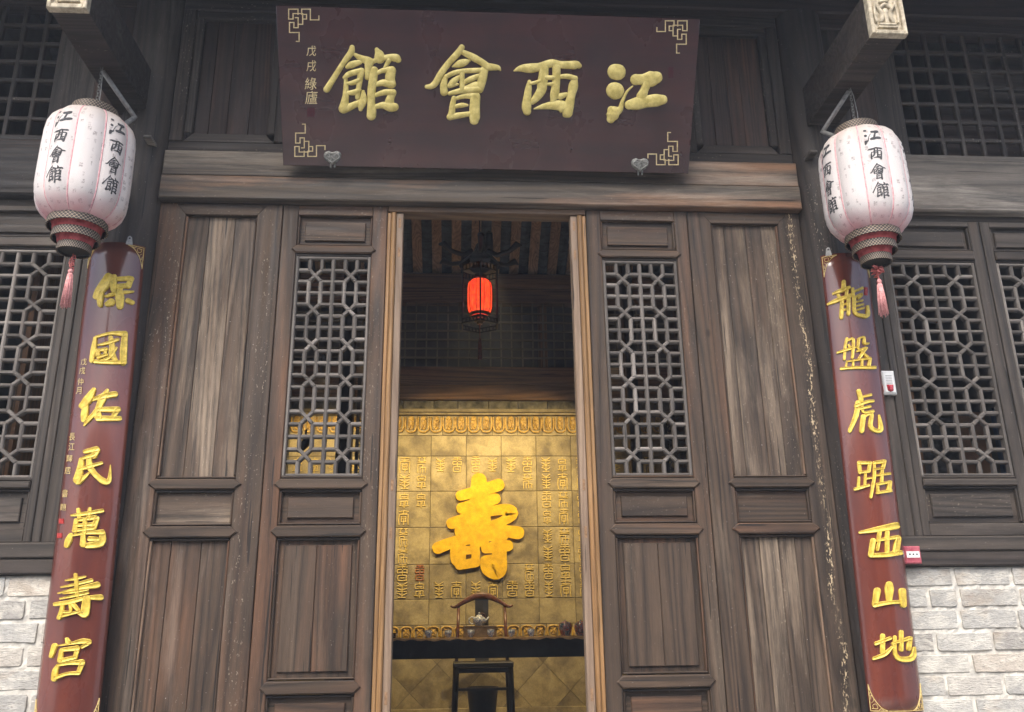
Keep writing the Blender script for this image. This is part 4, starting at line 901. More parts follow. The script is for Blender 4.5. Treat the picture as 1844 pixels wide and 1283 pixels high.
# ================================================================== HANGING LANTERNS
def lantern(x, y, ztop, ph, texts, label, side):
    t = thing('hanging_lantern', label, 'lantern', (x, y, ztop), 'white cloth lanterns flanking the doorway')
    NL = 10; n = 160
    prof = [(.112, -.026), (.138, -.036), (.168, -.056), (.190, -.082), (.204, -.118), (.210, -.17), (.212, -.24), (.213, -.34), (.213, -.42), (.212, -.455), (.207, -.495), (.194, -.535), (.172, -.567), (.145, -.590), (.128, -.600)]
    mb = MB(); mb.lathe(prof, n, lobes=NL, amp=.07, ph=ph)
    mb.build('cloth_shade', M_LANT, t, smooth=True, local=True)
    def rad(z):
        for (r0, z0), (r1, z1) in zip(prof[:-1], prof[1:]):
            if z1 <= z <= z0: return r0+(r1-r0)*(z-z0)/(z1-z0)
        return .12
    for k in range(NL):
        a = ph+2*math.pi*k/NL
        MB().tube([((r*(1-.07)+.0005)*math.cos(a), (r*(1-.07)+.0005)*math.sin(a), z) for r, z in prof], .0040, 6).build('rib', M_RIB, t, smooth=True, local=True)
    def braid(r0, r1, z0, z1):
        mb = MB(); mb.lathe([(r0-.006, z0), (r0, z0), ((r0+r1)/2+.001, (z0+z1)/2), (r1, z1), (r1-.006, z1)], 48)
        o = mb.build('braided_ring', M_BRAID, t, smooth=False, local=True, uv=lambda c: ((math.atan2(c.y, c.x)/(2*math.pi)), (c.z-z0)/(z1-z0)))
        MB().lathe([(min(r0, r1)-.005, z1+.001), (min(r0, r1)-.005, z0)], 48).build('ring_lining', M_BLACKW, o, local=True)
    braid(.106, .117, .022, -.028)
    MB().lathe([(.0, .0), (.104, .004)], 32).build('top_cap', M_LRED, t, local=True)
    braid(.131, .135, -.590, -.634)
    MB().lathe([(.127, -.598), (.112, -.615), (.106, -.655)], 40).build('red_skirt', M_LRED, t, smooth=True, local=True)
    braid(.104, .107, -.650, -.694)
    MB().lathe([(.100, -.660), (.084, -.675), (.076, -.717)], 40).build('red_skirt', M_LRED, t, smooth=True, local=True)
    braid(.073, .076, -.708, -.752)
    MB().lathe([(.071, -.740), (.0, -.738)], 32).build('bottom_cap', M_BLACKW, t, local=True)
    # lettering on the panels
    for ang in texts:
        a0 = ang
        for i, key in enumerate(('jiang', 'xi', 'hui', 'guan')):
            g = GL[key]; xs = [p[0] for s_ in g for p in s_]; ys = [p[1] for s_ in g for p in s_]
            cx, cy = (min(xs)+max(xs))/2, (min(ys)+max(ys))/2; sz = max(max(xs)-min(xs), max(ys)-min(ys))
            zc = -.150-i*.100; S = .078 if key != 'xi' else .072
            def f(px, py, h):
                u = (px-cx)/sz*S; v = -(py-cy)/sz*S*1.12; z = zc+v; r = rad(z)
                aa = a0+u/r; rr = r*(1-.07*(1-abs(math.sin((aa-ph)*NL/2))**.8))+.0010+h
                return (rr*math.cos(aa), rr*math.sin(aa), z)
            mb = MB()
            for si, st in enumerate(g): stroke(mb, [(p[0], p[1], p[2]*(.55 if key == 'jiang' and si < 2 else .8 if key == 'jiang' else .95)) for p in st], f, .0007, jit=.05)
            mb.build('ink_character', M_INK, t, local=True)
    # chain, knot and tassel
    mb = MB(); L = 4.25-ztop-.0; k = 0; z = .0
    while z < L:
        pts = []
        for q in range(9):
            b_ = 2*math.pi*q/8; u, v = .0065*math.cos(b_), .012*math.sin(b_)
            pts.append((u, 0, z+.010+v) if k % 2 else (0, u, z+.010+v))
        mb.tube(pts, .0016, 5, False); z += .0175; k += 1
    mb.build('chain', M_IRON, t, local=True)
    MB().tube([(.012, -.004, -.01), (.017, -.01, L*.4), (.012, -.006, L*.8), (.004, 0, L)], .0022, 6).build('cable', M_CONDUIT, t, local=True)
    mb = MB()
    for q in range(9 if side < 0 else 14):
        a = q*2.4; rr = .010 if side < 0 else .026; zz = -.772-(q*.0075 if side < 0 else (q % 4)*.011)
        mb.tube([(0, 0, zz), (rr*math.cos(a), rr*math.sin(a), zz+.006), (rr*1.2*math.cos(a+.5), rr*1.2*math.sin(a+.5), zz-.008), (0, 0, zz-.008)], .0035, 5)
    mb.tube([(0, 0, -.76), (0, 0, -.85)], .004, 6)
    mb.build('knot', simple('coral_cord', (.62, .12, .12), .7, 0, .3, .3, 80, (.72, .25, .22)), t, smooth=True, local=True)
    mb = MB(); mb.tube([(0, 0, -.835), (0, 0, -.848), (0, 0, -.86)], [.006, .013, .009], 10)
    mb.tube([(0, 0, -.86), (0, 0, -.89), (0, 0, -.98)], [.010, .014, .017], 12)
    for q in range(46):
        a = q*2.399; r = .004+.013*math.sqrt((q % 23)/23.0); dx = random.uniform(-.003, .003)
        mb.tube([(r*.7*math.cos(a), r*.7*math.sin(a), -.865), (r*1.1*math.cos(a), r*1.1*math.sin(a), -.93), (r*1.35*math.cos(a)+dx, r*1.35*math.sin(a), -1.015-random.uniform(0, .02))], .0017, 4)
    mb.build('tassel', M_PINK, t, smooth=True, local=True)
    return t
def facing(x, y): return math.atan2(CAM.y-y, CAM.x-x)
LX, RX, LY = -1.812, 2.098, -.45
aL, aR = facing(LX, LY), facing(RX, LY)
# in the photo the printed panels stand at these angles left/right of the line of sight (positive = to the right)
lantern(LX, LY, 3.975, aL+R(-20), [aL+R(-38), aL+R(32), aL+R(106)], 'white cloth lantern with black characters hanging at the left of the doorway', -1)
lantern(RX, LY, 3.975, aR+R(-34), [aR+R(-52), aR+R(20), aR+R(92)], 'white cloth lantern with black characters hanging at the right of the doorway', 1)
# conduit arms that bring the cable
for s_, P, lab in ((-1, [(LX-.005, LY+.02, 4.245), tuple(at(243, 212, -.22)), tuple(at(222, 226, -.30)), tuple(at(212, 232, -.36))], 'bent grey metal conduit behind the left lantern'),
                   (1, [(RX+.005, LY+.02, 4.245), tuple(at(1481, 238, -.22)), tuple(at(1506, 247, -.30)), tuple(at(1520, 250, -.36))], 'bent grey metal conduit behind the right lantern')):
    mb = MB(); pts = [Vector(p) for p in P]; q = [pts[0]]
    q += [pts[0].lerp(pts[1], .94), pts[1], pts[1].lerp(pts[2], .12), pts[2], pts[3]]
    mb.tube(q, .0125, 10); tag(mb.build('conduit', M_CONDUIT, None, smooth=True), lab, 'conduit', 'lantern conduits')

# ================================================================== SMALL DEVICES BY THE RIGHT COUPLET
t = thing('alarm_device', 'small white wall alarm with a red lens beside the right window', 'alarm', (2.30, -.01, 2.66))
x0, x1, z0, z1 = 2.262, 2.336, 2.662, 2.792
box('housing', M_WHITEP, t, x0, x1, -.028, .003, z0, z1, .010)
for k in range(6): box('grille_slot', M_CONDUIT, t, x0+.020, x1-.020, -.0292, -.027, z1-.030-k*.009, z1-.0275-k*.009)
MB().prism([(x0+.022, z0+.018), (x0+.037, z0+.011), (x0+.052, z0+.018), (x0+.055, z0+.050), (x0+.019, z0+.050)], -.040, -.027, .008).build('red_lens', M_REDPL, t)
t = thing('call_point', 'small red and white fire call box on the sill beside the right couplet', 'call point', (2.28, -.04, 1.79))
box('housing', M_REDBOX, t, 2.228, 2.312, -.060, -.036, 1.782, 1.868, .006)
box('label_plate', M_WHITEP, t, 2.236, 2.302, -.0625, -.0605, 1.812, 1.842)
for k in range(3): box('printed_mark', M_INK, t, 2.248+k*.018, 2.256+k*.018, -.0635, -.0627, 1.824, 1.832)

# ================================================================== INTERIOR, BACK WALL
BWY = 4.9; T_ = .379; TX0 = -.271-T_*4; TX1 = TX0+T_*11
bw = thing('tiled_back_wall', 'yellow-lit wall of grey square tiles carved with gilt seal characters inside the hall', 'wall', (.29, BWY, FLOOR))
box('backing', M_DARKGREY, bw, TX0-.02, TX1+.02, BWY+.012, BWY+.2, FLOOR, 3.9)
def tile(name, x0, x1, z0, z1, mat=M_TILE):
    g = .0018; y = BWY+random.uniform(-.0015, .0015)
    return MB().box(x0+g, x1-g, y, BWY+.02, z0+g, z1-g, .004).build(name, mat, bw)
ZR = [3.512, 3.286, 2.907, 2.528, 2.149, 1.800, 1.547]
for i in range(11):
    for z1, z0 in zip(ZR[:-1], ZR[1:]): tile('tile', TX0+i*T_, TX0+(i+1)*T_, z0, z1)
# lotus-petal friezes
def petal_mesh(w_, h_, down):
    mb = MB(); s_ = -1 if down else 1
    f = lambda x, y, h: Vector((x, -h, s_*y))
    stroke(mb, [(-w_*.42, -h_*.46, w_*.13), (-w_*.43, h_*.1, w_*.13), (-w_*.30, h_*.38, w_*.13), (0, h_*.46, w_*.13), (w_*.30, h_*.38, w_*.13), (w_*.43, h_*.1, w_*.13), (w_*.42, -h_*.46, w_*.13)], f, .020)
    stroke(mb, [(0, -h_*.40, w_*.45), (0, 0, w_*.5), (0, h_*.20, w_*.3)], f, .014)
    stroke(mb, [(-w_*.2, -h_*.2, w_*.08), (-w_*.05, h_*.05, w_*.1), (-w_*.18, h_*.26, w_*.08)], f, .022)
    stroke(mb, [(w_*.2, -h_*.25, w_*.08), (w_*.05, 0, w_*.1), (w_*.18, h_*.22, w_*.08)], f, .022)
    stroke(mb, [(-w_*.15, -h_*.38, w_*.07), (0, -h_*.28, w_*.09), (w_*.15, -h_*.38, w_*.07)], f, .021)
    return mb
def petals(w_, h_, z, down, frame0, frame1):
    first = None; n = int((TX1-TX0)/w_)
    for i in range(n):
        x = TX0+w_*(i+.5)
        if first is None: o = first = petal_mesh(w_, h_, down).build('lotus_petal', M_PETAL, bw, smooth=True, local=True)
        else: o = first.copy(); col.objects.link(o); o.parent = bw
        o.location = Vector((x, BWY, z))-bw.location
    for i in range(n//2+1): tile('frieze_block', TX0+i*2*w_, min(TX1, TX0+(i+1)*2*w_), frame0, frame1)
petals(.1362, .175, 3.628, True, 3.512, 3.735)
petals(.1362, .105, 1.482, False, 1.423, 1.547)
box('cornice', M_TILE, bw, TX0, TX1, BWY-.035, BWY+.02, 3.737, 3.762, .004)
box('cornice', M_TILE, bw, TX0, TX1, BWY-.055, BWY+.02, 3.764, 3.802, .006)
x = TX0
while x < TX1:
    L = random.uniform(.26, .34); box('grey_brick', M_DARKGREY, bw, x+.003, min(TX1, x+L)-.003, BWY-.01+random.uniform(-.004, .004), BWY+.03, 3.806, 3.90, .005); x += L
# diagonal tiles of the lower wall
c = T_*math.sqrt(2); half = c/2
for r in range(5):
    for i in range(14):
        cx = TX0+i*c+(half if r % 2 else 0); cz = 1.42-r*half+.02
        pts = [(cx, cz-half+.003), (cx+half-.003, cz), (cx, cz+half-.003), (cx-half+.003, cz)]
        # clip to the band
        def clip(P, k, lim, keep):
            out = []
            for a, b_ in zip(P, P[1:]+P[:1]):
                ia, ib = keep(a[k], lim), keep(b_[k], lim)
                if ia: out.append(a)
                if ia != ib: t_ = (lim-a[k])/(b_[k]-a[k]); out.append((a[0]+(b_[0]-a[0])*t_, a[1]+(b_[1]-a[1])*t_))
            return out
        for k, lim, fn in ((1, 1.418, lambda v, l: v <= l), (1, FLOOR+.06, lambda v, l: v >= l), (0, TX0, lambda v, l: v >= l), (0, TX1, lambda v, l: v <= l)):
            if pts: pts = clip(pts, k, lim, fn)
        if len(pts) >= 3:
            ar = sum(a[0]*b_[1]-b_[0]*a[1] for a, b_ in zip(pts, pts[1:]+pts[:1]))/2
            if abs(ar) > .004:
                MB().prism(pts, BWY+random.uniform(-.001, .002), BWY+.02, .0).build('diagonal_tile', M_TILE, bw)
box('skirting', M_TILE, bw, TX0, TX1, BWY-.02, BWY+.02, FLOOR, FLOOR+.058, .004)
# the big longevity character and the small ones round it
def wmap(px, py, h): p = at(px, py, BWY-.003); return Vector((p.x, p.y-h, p.z))
mb = MB()
for st in GL['bigshou']: stroke(mb, [(a, b_, c_*1.12) for a, b_, c_ in st], wmap, .032*random.uniform(.97, 1.03), flat=True, jit=.012)
mb.build('longevity_character', M_SHOU, bw)
TEMP = [
 [(-.4, .42, .4, .42), (0, .5, 0, .2), (-.3, .3, .3, .3), (-.4, .18, .4, .18), (-.4, .18, -.4, -.5), (.4, .18, .4, -.5), (-.2, .05, .2, .05), (-.2, -.1, .2, -.1), (-.2, .05, -.2, -.3), (.2, .05, .2, -.3), (-.2, -.3, .2, -.3), (0, -.1, 0, -.5)],
 [(-.3, .5, .3, .5), (-.4, .36, .4, .36), (0, .5, 0, .3), (-.4, .22, -.1, .22), (.1, .22, .4, .22), (-.4, .22, -.4, .0), (.4, .22, .4, 0), (-.4, 0, .4, 0), (0, .15, 0, -.1), (-.35, -.15, .35, -.15), (-.35, -.15, -.35, -.45), (.35, -.15, .35, -.45), (-.35, -.45, .35, -.45), (-.15, -.3, .15, -.3)],
 [(-.4, .45, 0, .3), (.4, .45, 0, .3), (-.4, .25, .4, .25), (-.4, .1, 0, -.02), (.4, .1, 0, -.02), (-.35, -.1, .35, -.1), (-.4, -.2, 0, -.35), (.4, -.2, 0, -.35), (-.3, -.45, .3, -.45), (0, .3, 0, -.45)],
 [(0, .5, 0, .36), (-.35, .36, .35, .36), (-.2, .22, .2, .22), (-.35, .08, .35, .08), (-.35, .36, -.35, .08), (.35, .36, .35, .08), (-.3, -.08, -.05, -.08), (.05, -.08, .3, -.08), (-.3, -.08, -.3, -.3), (-.05, -.08, -.05, -.3), (.05, -.08, .05, -.3), (.3, -.08, .3, -.3), (-.4, -.36, .4, -.36), (0, -.36, 0, -.5)],
 [(-.4, .5, -.1, .5), (.1, .5, .4, .5), (-.25, .5, -.25, .25), (.25, .5, .25, .25), (-.4, .25, .4, .25), (-.4, .12, .4, .12), (-.4, -.02, -.4, -.5), (-.4, -.02, .1, -.02), (.1, -.02, .1, -.5), (-.15, -.2, .4, -.2), (.4, -.2, .4, -.5), (-.15, -.2, -.15, -.5)]]
protos = []
for T2 in TEMP:
    mb = MB(); f = lambda x, y, h: Vector((x, -h, y))
    for (a, b_, c_, d) in T2:
        bend = random.uniform(-.006, .006)
        stroke(mb, [(a*.115, b_*.165, .0095), ((a+c_)/2*.115+bend, (b_+d)/2*.165+bend, .0095), (c_*.115, d*.165, .0095)], f, .005)
    protos.append(mb)
gx = []
for i in range(-4, 8):
    for q in (.103, .282): gx.append(-.271+T_*i+q)
used_p = {}
for gxi in gx:
    if gxi < TX0 or gxi > TX1: continue
    for r in range(8):
        z = 3.286-T_*(r//2)-(.095 if r % 2 == 0 else .275)
        if r == 6: z = 2.149-.085
        if r == 7: z = 2.149-.255
        # the middle is kept clear for the big character
        lo, hi = {0: (9, 9), 1: (-.20, .72), 2: (-.20, .82), 3: (-.45, .82), 4: (-.45, .82), 5: (-.45, .82), 6: (-.20, .72), 7: (9, 9)}[r]
        if lo < gxi < hi: continue
        k = random.randrange(5); red = (r == 6 and -.42 < gxi < -.3) or random.random() < .02
        key = (k, red)
        if key in used_p: o = used_p[key].copy(); col.objects.link(o); o.parent = bw
        else: o = used_p[key] = protos[k].build('seal_character', M_SCHARR if red else M_SCHAR, bw, smooth=True, local=True)
        o.location = Vector((gxi, BWY-.003, z))-bw.location; o.scale = (random.uniform(.85, 1.1), 1, random.uniform(.9, 1.05))

# timber work above the tiled wall
W_BM = wpair('brown_beam_wood', dark=(.07, .035, .018), mid=(.22, .12, .06), pale=(.32, .2, .12), wear=.15, warm=.4, fleck=0, warmc=(.36, .14, .05))
t = thing('back_beam', 'broad orange-brown beam above the tiled back wall', 'beam', (.29, BWY, 3.9))
box('board', W_BM['X'], t, TX0, TX1, BWY-.05, BWY+.1, 3.903, 4.075, .006); box('board', W_BM['X'], t, TX0, TX1, BWY-.047, BWY+.1, 4.077, 4.285, .006)
W_GB = wpair('screen_bar_wood', dark=(.10, .085, .065), mid=(.24, .20, .15), pale=(.3, .26, .2), wear=.2, warm=.1, fleck=0)
t = thing('grid_screen', 'dark square-grid wooden screen high on the back wall behind the red lantern', 'screen', (.29, BWY, 4.29))
for k in range(33): box('grid_bar', W_GB['Z'], t, -1.55+k*.120, -1.534+k*.120, BWY-.02, BWY+.01, 4.287, 5.05)
for k in range(6): box('grid_bar', W_GB['X'], t, TX0, TX1, BWY-.023, BWY+.008, 4.39+k*.106, 4.406+k*.106)
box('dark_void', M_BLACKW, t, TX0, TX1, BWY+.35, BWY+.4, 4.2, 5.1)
box('post_behind', W_BM['Z'], t, .93, 1.03, BWY+.08, BWY+.15, 4.287, 5.05)
t = thing('purlin', 'dark brown double beam under the rafters at the back of the hall', 'beam', (.29, BWY, 5.05))
box('lower_beam', W_BM['X'], t, TX0, TX1, BWY-.06, BWY+.1, 5.053, 5.22, .01); box('upper_beam', W_BM['X'], t, TX0, TX1, BWY-.09, BWY+.1, 5.223, 5.40, .03)
tag(box('rear_wall', M_PLASTER, None, -4.4, 4.6, 5.12, 5.4, .66, 5.5), 'plain rear wall of the hall behind the tiled panel', 'wall')
for a, b_ in ((-4.4, TX0-.03), (TX1+.03, 4.6)): tag(box('rear_boarding', W_INT['Z'], None, a, b_, 4.95, 5.0, .70, 5.4), 'dark boarding at the back of the '+('left' if a < -3 else 'right')+' side room', 'wall panel')
# tie beam inside the door head
tag(box('tie_beam', W_DARK['X'], None, -2.2, 2.5, 2.1, 2.3, 4.93, 5.22, .02), 'dark tie beam crossing the room above the red lantern', 'beam')

# posts and carved screens seen through the door lattices
for px, Y, wd, lab in ((622, 3.0, .13, 'dark inner post seen through the left lattice door'), (1141, 3.0, .10, 'dark inner post seen through the right lattice door')):
    p = at(px, 760, Y); tag(box('inner_post', W_DARK['Z'], None, p.x-wd/2, p.x+wd/2, Y-.06, Y+.06, FLOOR, 5.0, .01), lab, 'post', 'inner posts')
def carved_screen(xa, xb, Y, z0, z1, lab):
    t = thing('carved_screen', lab, 'carved screen', ((xa+xb)/2, Y, z0), 'carved dark screens inside')
    for a in (xa, xb-.03): box('screen_post', M_BLACKW, t, a, a+.03, Y-.015, Y+.015, FLOOR, z1)
    box('lower_panel', M_BLACKW, t, xa+.03, xb-.03, Y-.01, Y+.01, FLOOR, z0)
    mb = MB(); f = lambda x, y, h: Vector((x, Y-h, y)); s_ = .075
    z = z0+s_/2; r = 0
    while z < z1:
        x = xa+.03+s_/2
        while x < xb-.03:
            k = random.choice((0, 1, 2))
            pts = [(x+.8*s_*.5*math.cos(a), z+.8*s_*.5*math.sin(a), .010) for a in [q*.9+k for q in range(6)]]
            stroke(mb, pts, f, .012); mb.box(x-s_/2, x+s_/2, Y-.008, Y+.004, z-s_/2-.005, z-s_/2+.005); x += s_
        z += s_; r += 1
    mb.build('fretwork', simple('fretwork_black', (.10, .09, .08), .6, 0, .3, .4, 20, (.17, .155, .14)), t, kind='stuff')
p = at(640, 800, 3.4); q = at(668, 800, 3.4); carved_screen(p.x, q.x+.10, 3.4, 1.6, 3.75, 'black carved fretwork screen seen through the left lattice door')
p = at(1196, 800, 2.6); q = at(1262, 800, 2.6); carved_screen(p.x, q.x+.12, 2.6, 1.6, 3.15, 'black carved fretwork screen seen through the right lattice door')
# display boards in the right side room
M_BROWNB = simple('brown_display_board', (.30, .16, .08), .7, 0, .3, .2, 5, (.36, .20, .10))
M_BLUEB = simple('blue_display_board', (.045, .075, .14), .6, 0, .3, .2, 5, (.06, .10, .18))
M_PATB = simple('patterned_dark_board', (.02, .02, .022), .7, 0, .3, .2, 22, (.10, .10, .10))
for (px0, px1, py0, Y, ma, lab) in ((1722, 1772, 742, 1.3, M_BROWNB, 'tan brown display board standing behind the right window'), (1786, 1850, 735, 1.35, M_BLUEB, 'dark blue display board standing behind the right window'), (1640, 1716, 752, 1.25, M_PATB, 'black patterned display board standing behind the right window')):
    a = at(px0, py0, Y); b_ = at(px1, py0, Y)
    t = thing('display_board', lab, 'display board', ((a.x+b_.x)/2, Y, FLOOR), 'display boards behind the right window')
    box('panel', ma, t, a.x, b_.x, Y, Y+.03, FLOOR+.25, a.z, .003)
    for x in (a.x+.03, b_.x-.06): box('foot', M_BLACKW, t, x, x+.03, Y-.12, Y+.15, FLOOR, FLOOR+.25)

# ================================================================== TABLE, CHAIR AND TEA THINGS
TZ = 1.436
t = thing('altar_table', 'long black table with a tan runner across the hall in front of the tiled wall', 'table', (.29, 3.62, FLOOR))
box('tabletop', M_BLACKW, t, -1.05, 1.65, 3.42, 3.86, TZ-.05, TZ-.006, .006)
# runner with a slightly rumpled front edge
mb = MB(); n = 70
for i in range(n+1):
    x = -.90+2.4*i/n; s_ = .004*math.sin(i*1.7)+.003*math.sin(i*.53)+random.uniform(-.001, .001)
    mb.v += [(x, 3.86, TZ-.003), (x, 3.41, TZ-.002+s_*.4), (x, 3.403, TZ-.010+s_), (x, 3.402, TZ-.020+s_*1.5)]
for i in range(n):
    for k in range(3): q = i*4+k; mb.f.append((q, q+1, q+5, q+4))
mb.build('runner', M_CLOTHT, t, smooth=True)
mb = MB(); n = 90
for i in range(n+1):
    x = -1.05+2.7*i/n; s_ = .004*math.sin(i*.8)+.003*math.sin(i*.31)
    mb.v += [(x, 3.412+s_*.2, TZ-.018), (x, 3.402+s_, TZ-.06), (x, 3.405+s_*1.6, TZ-.11), (x, 3.412+s_*1.2, TZ-.168)]
for i in range(n):
    for k in range(3): q = i*4+k; mb.f.append((q, q+1, q+5, q+4))
mb.build('front_cloth', M_CLOTHB, t, smooth=True)
for x in (-1.0, 1.54):
    for y in (3.45, 3.78): box('leg', M_BLACKW, t, x, x+.06, y, y+.06, FLOOR, TZ-.05, .004)

def yoke_chair():
    X0, Y0, Y1 = .258, 3.98, 4.42; SZ = 1.215
    t = thing('yoke_back_chair', 'dark wooden yoke-back armchair behind the black table', 'chair', (X0, 4.2, FLOOR))
    box('seat', M_BLACKW, t, X0-.275, X0+.275, Y0, Y1, SZ-.045, SZ, .008)
    for s_ in (-1, 1):
        MB().tube([(X0+s_*.245, Y1-.03, SZ-.04), (X0+s_*.232, Y1, SZ+.25), (X0+s_*.225, Y1+.03, SZ+.50)], [.017, .016, .014], 10).build('back_post', M_DARKR, t, smooth=True)
        MB().tube([(X0+s_*.245, Y0+.03, SZ-.04), (X0+s_*.262, Y0+.02, FLOOR)], [.028, .027], 8).build('front_leg', M_BLACKW, t)
        MB().tube([(X0+s_*.245, Y1-.03, SZ-.04), (X0+s_*.262, Y1-.02, FLOOR)], [.026, .025], 8).build('rear_leg', M_BLACKW, t)
        MB().tube([(X0+s_*.245, Y0+.06, SZ-.12), (X0+s_*.215, Y0+.03, SZ-.075), (X0+s_*.15, Y0+.03, SZ-.065)], .012, 6).build('apron_corner', M_BLACKW, t)
    mb = MB(); f = lambda x, y, h: Vector((x, Y1+.028-h, y))
    stroke(mb, [(X0-.295, SZ+.503, .022), (X0-.255, SZ+.497, .030), (X0-.17, SZ+.545, .048), (X0-.08, SZ+.588, .060), (X0, SZ+.598, .068), (X0+.08, SZ+.588, .060), (X0+.17, SZ+.545, .040), (X0+.255, SZ+.497, .030), (X0+.295, SZ+.503, .022)], f, .026, jit=0)
    stroke(mb, [(X0-.295, SZ+.503, .022), (X0-.255, SZ+.497, .030), (X0-.17, SZ+.545, .048), (X0-.08, SZ+.588, .060), (X0, SZ+.598, .068), (X0+.08, SZ+.588, .060), (X0+.17, SZ+.545, .040), (X0+.255, SZ+.497, .030), (X0+.295, SZ+.503, .022)], f, -.02, jit=0)
    mb.build('crest_rail', M_DARKR, t, smooth=True)
    mb = MB(); P = [(SZ, -.01), (SZ+.2, .03), (SZ+.4, .02), (SZ+.575, .035)]
    for z, dy in P: mb.v += [(X0-.065, Y1-.02+dy, z), (X0+.065, Y1-.02+dy, z), (X0+.065, Y1-.005+dy, z), (X0-.065, Y1-.005+dy, z)]
    for i in range(3):
        for k in range(4): a = i*4+k; b_ = i*4+(k+1) % 4; mb.f.append((a, b_, b_+4, a+4))
    mb.build('splat', M_BLACKW, t)
    mb = MB(); fc = lambda x, y, h: Vector((x, Y1-.003-h, y))
    stroke(mb, [(X0+.035*math.cos(a), SZ+.40+.035*math.sin(a), .008) for a in [k*.7 for k in range(10)]], fc, .006)
    stroke(mb, [(X0-.02, SZ+.39, .008), (X0, SZ+.415, .01), (X0+.022, SZ+.395, .008)], fc, .006); mb.build('carved_medallion', M_DARKR, t, smooth=True)
    box('front_apron', M_BLACKW, t, X0-.235, X0+.235, Y0+.015, Y0+.035, SZ-.09, SZ-.047, .004)
    box('stretcher', M_BLACKW, t, X0-.24, X0+.24, Y0+.02, Y0+.04, FLOOR+.275, FLOOR+.295)
    box('footrest', W_INT['X'], t, X0-.255, X0+.255, Y0-.03, Y0+.035, FLOOR+.06, FLOOR+.085, .004)
    box('rear_stretcher', M_BLACKW, t, X0-.25, X0+.25, Y1-.04, Y1-.02, FLOOR+.25, FLOOR+.275)
yoke_chair()
o = MB().lathe([(0, 0), (.10, 0), (.125, .02), (.15, .25), (.155, .27), (.14, .27), (.12, .05), (0, .04)], 28, (.27, 4.62, FLOOR)).build('waste_bin', M_BLACKW, None, smooth=True)
tag(o, 'dark round bin on the floor behind the chair', 'bin')

BX0, BX1, BZ = at(835, 1140, 3.66).x, at(893, 1140, 3.66).x, TZ+.096
t = thing('tea_box', 'tan square box on the table carrying the teapot', 'box', ((BX0+BX1)/2, 3.66, TZ))
M_KRAFT = simple('tan_box_board', (.23, .16, .09), .8, 0, .2, .25, 25, (.30, .215, .13), .1)
box('box_body', M_KRAFT, t, BX0, BX1, 3.58, 3.76, TZ, BZ-.012, .002); box('box_lid', M_KRAFT, t, BX0-.003, BX1+.003, 3.577, 3.763, BZ-.014, BZ, .002)
TPX = at(863, 1120, 3.66).x
t = thing('teapot', 'blue and white porcelain teapot standing on the tan box', 'teapot', (TPX, 3.66, BZ))
MB().lathe([(0, 0), (.026, 0), (.028, .005), (.046, .018), (.058, .040), (.056, .060), (.040, .074), (.024, .080)], 28, (TPX, 3.66, BZ)).build('body', M_PORC, t, smooth=True)
MB().lathe([(.026, .079), (.022, .088), (.008, .094), (.006, .098), (.011, .104), (.007, .112), (0, .114)], 20, (TPX, 3.66, BZ)).build('lid', M_PORC, t, smooth=True)
MB().tube([(TPX+.045, 3.66, BZ+.030), (TPX+.068, 3.66, BZ+.050), (TPX+.085, 3.66, BZ+.073)], [.014, .009, .006], 10).build('spout', M_PORC, t, smooth=True)
MB().tube([(TPX-.040, 3.66, BZ+.068), (TPX-.066, 3.66, BZ+.075), (TPX-.090, 3.66, BZ+.060), (TPX-.090, 3.66, BZ+.030), (TPX-.068, 3.66, BZ+.014), (TPX-.046, 3.66, BZ+.022)], .006, 8).build('handle', M_PORC, t, smooth=True)
first = None
cups = ((771.5, 'blue and white cup at the left end of the table'), (807, 'blue and white cup just left of the chair'), (848, 'blue and white cup before the left half of the tan box'), (884, 'blue and white cup before the right half of the tan box'), (921, 'blue and white cup just right of the chair'), (956.5, 'blue and white cup between the chair and the two jars'))
for px, lab in cups:
    p = at(px, 1143, 3.50)
    t = thing('teacup', lab, 'cup', (p.x, 3.50, TZ), 'blue and white cups on the table')
    if first is None:
        b_ = MB().lathe([(0, 0), (.016, 0), (.017, .006), (.028, .018), (.032, .038), (.031, .058), (.029, .058), (.028, .02), (0, .01)], 22).build('bowl', M_PORC, t, smooth=True, local=True)
        r_ = MB().lathe([(.029, .058), (.032, .061), (.029, .063), (.010, .064), (0, .066)], 22).build('lid', M_PORC, t, smooth=True, local=True); first = (b_, r_)
    else:
        for q in first: o = q.copy(); col.objects.link(o); o.parent = t
for px, lab in ((1018.5, 'dark painted porcelain jar with lid, the left one of the pair on the table'), (1046.5, 'dark painted porcelain jar with lid beside the right door edge')):
    p = at(px, 1144, 3.60); t = thing('lidded_jar', lab, 'jar', (p.x, 3.60, TZ), 'painted jars on the table')
    MB().lathe([(0, 0), (.036, 0), (.040, .006), (.054, .045), (.060, .080), (.055, .100), (.050, .104)], 26).build('body', M_JAR, t, smooth=True, local=True)
    MB().lathe([(.053, .104), (.050, .110), (.030, .120), (.010, .124), (.009, .130), (.004, .136), (0, .137)], 22).build('lid', M_JAR, t, smooth=True, local=True)
p = at(702, 1135, 3.55)
t = tag(box('wooden_block', W_INT['X'], None, p.x-.11, p.x+.05, 3.5, 3.68, TZ, TZ+.045, .003), 'small brown wooden box at the left end of the table', 'box')

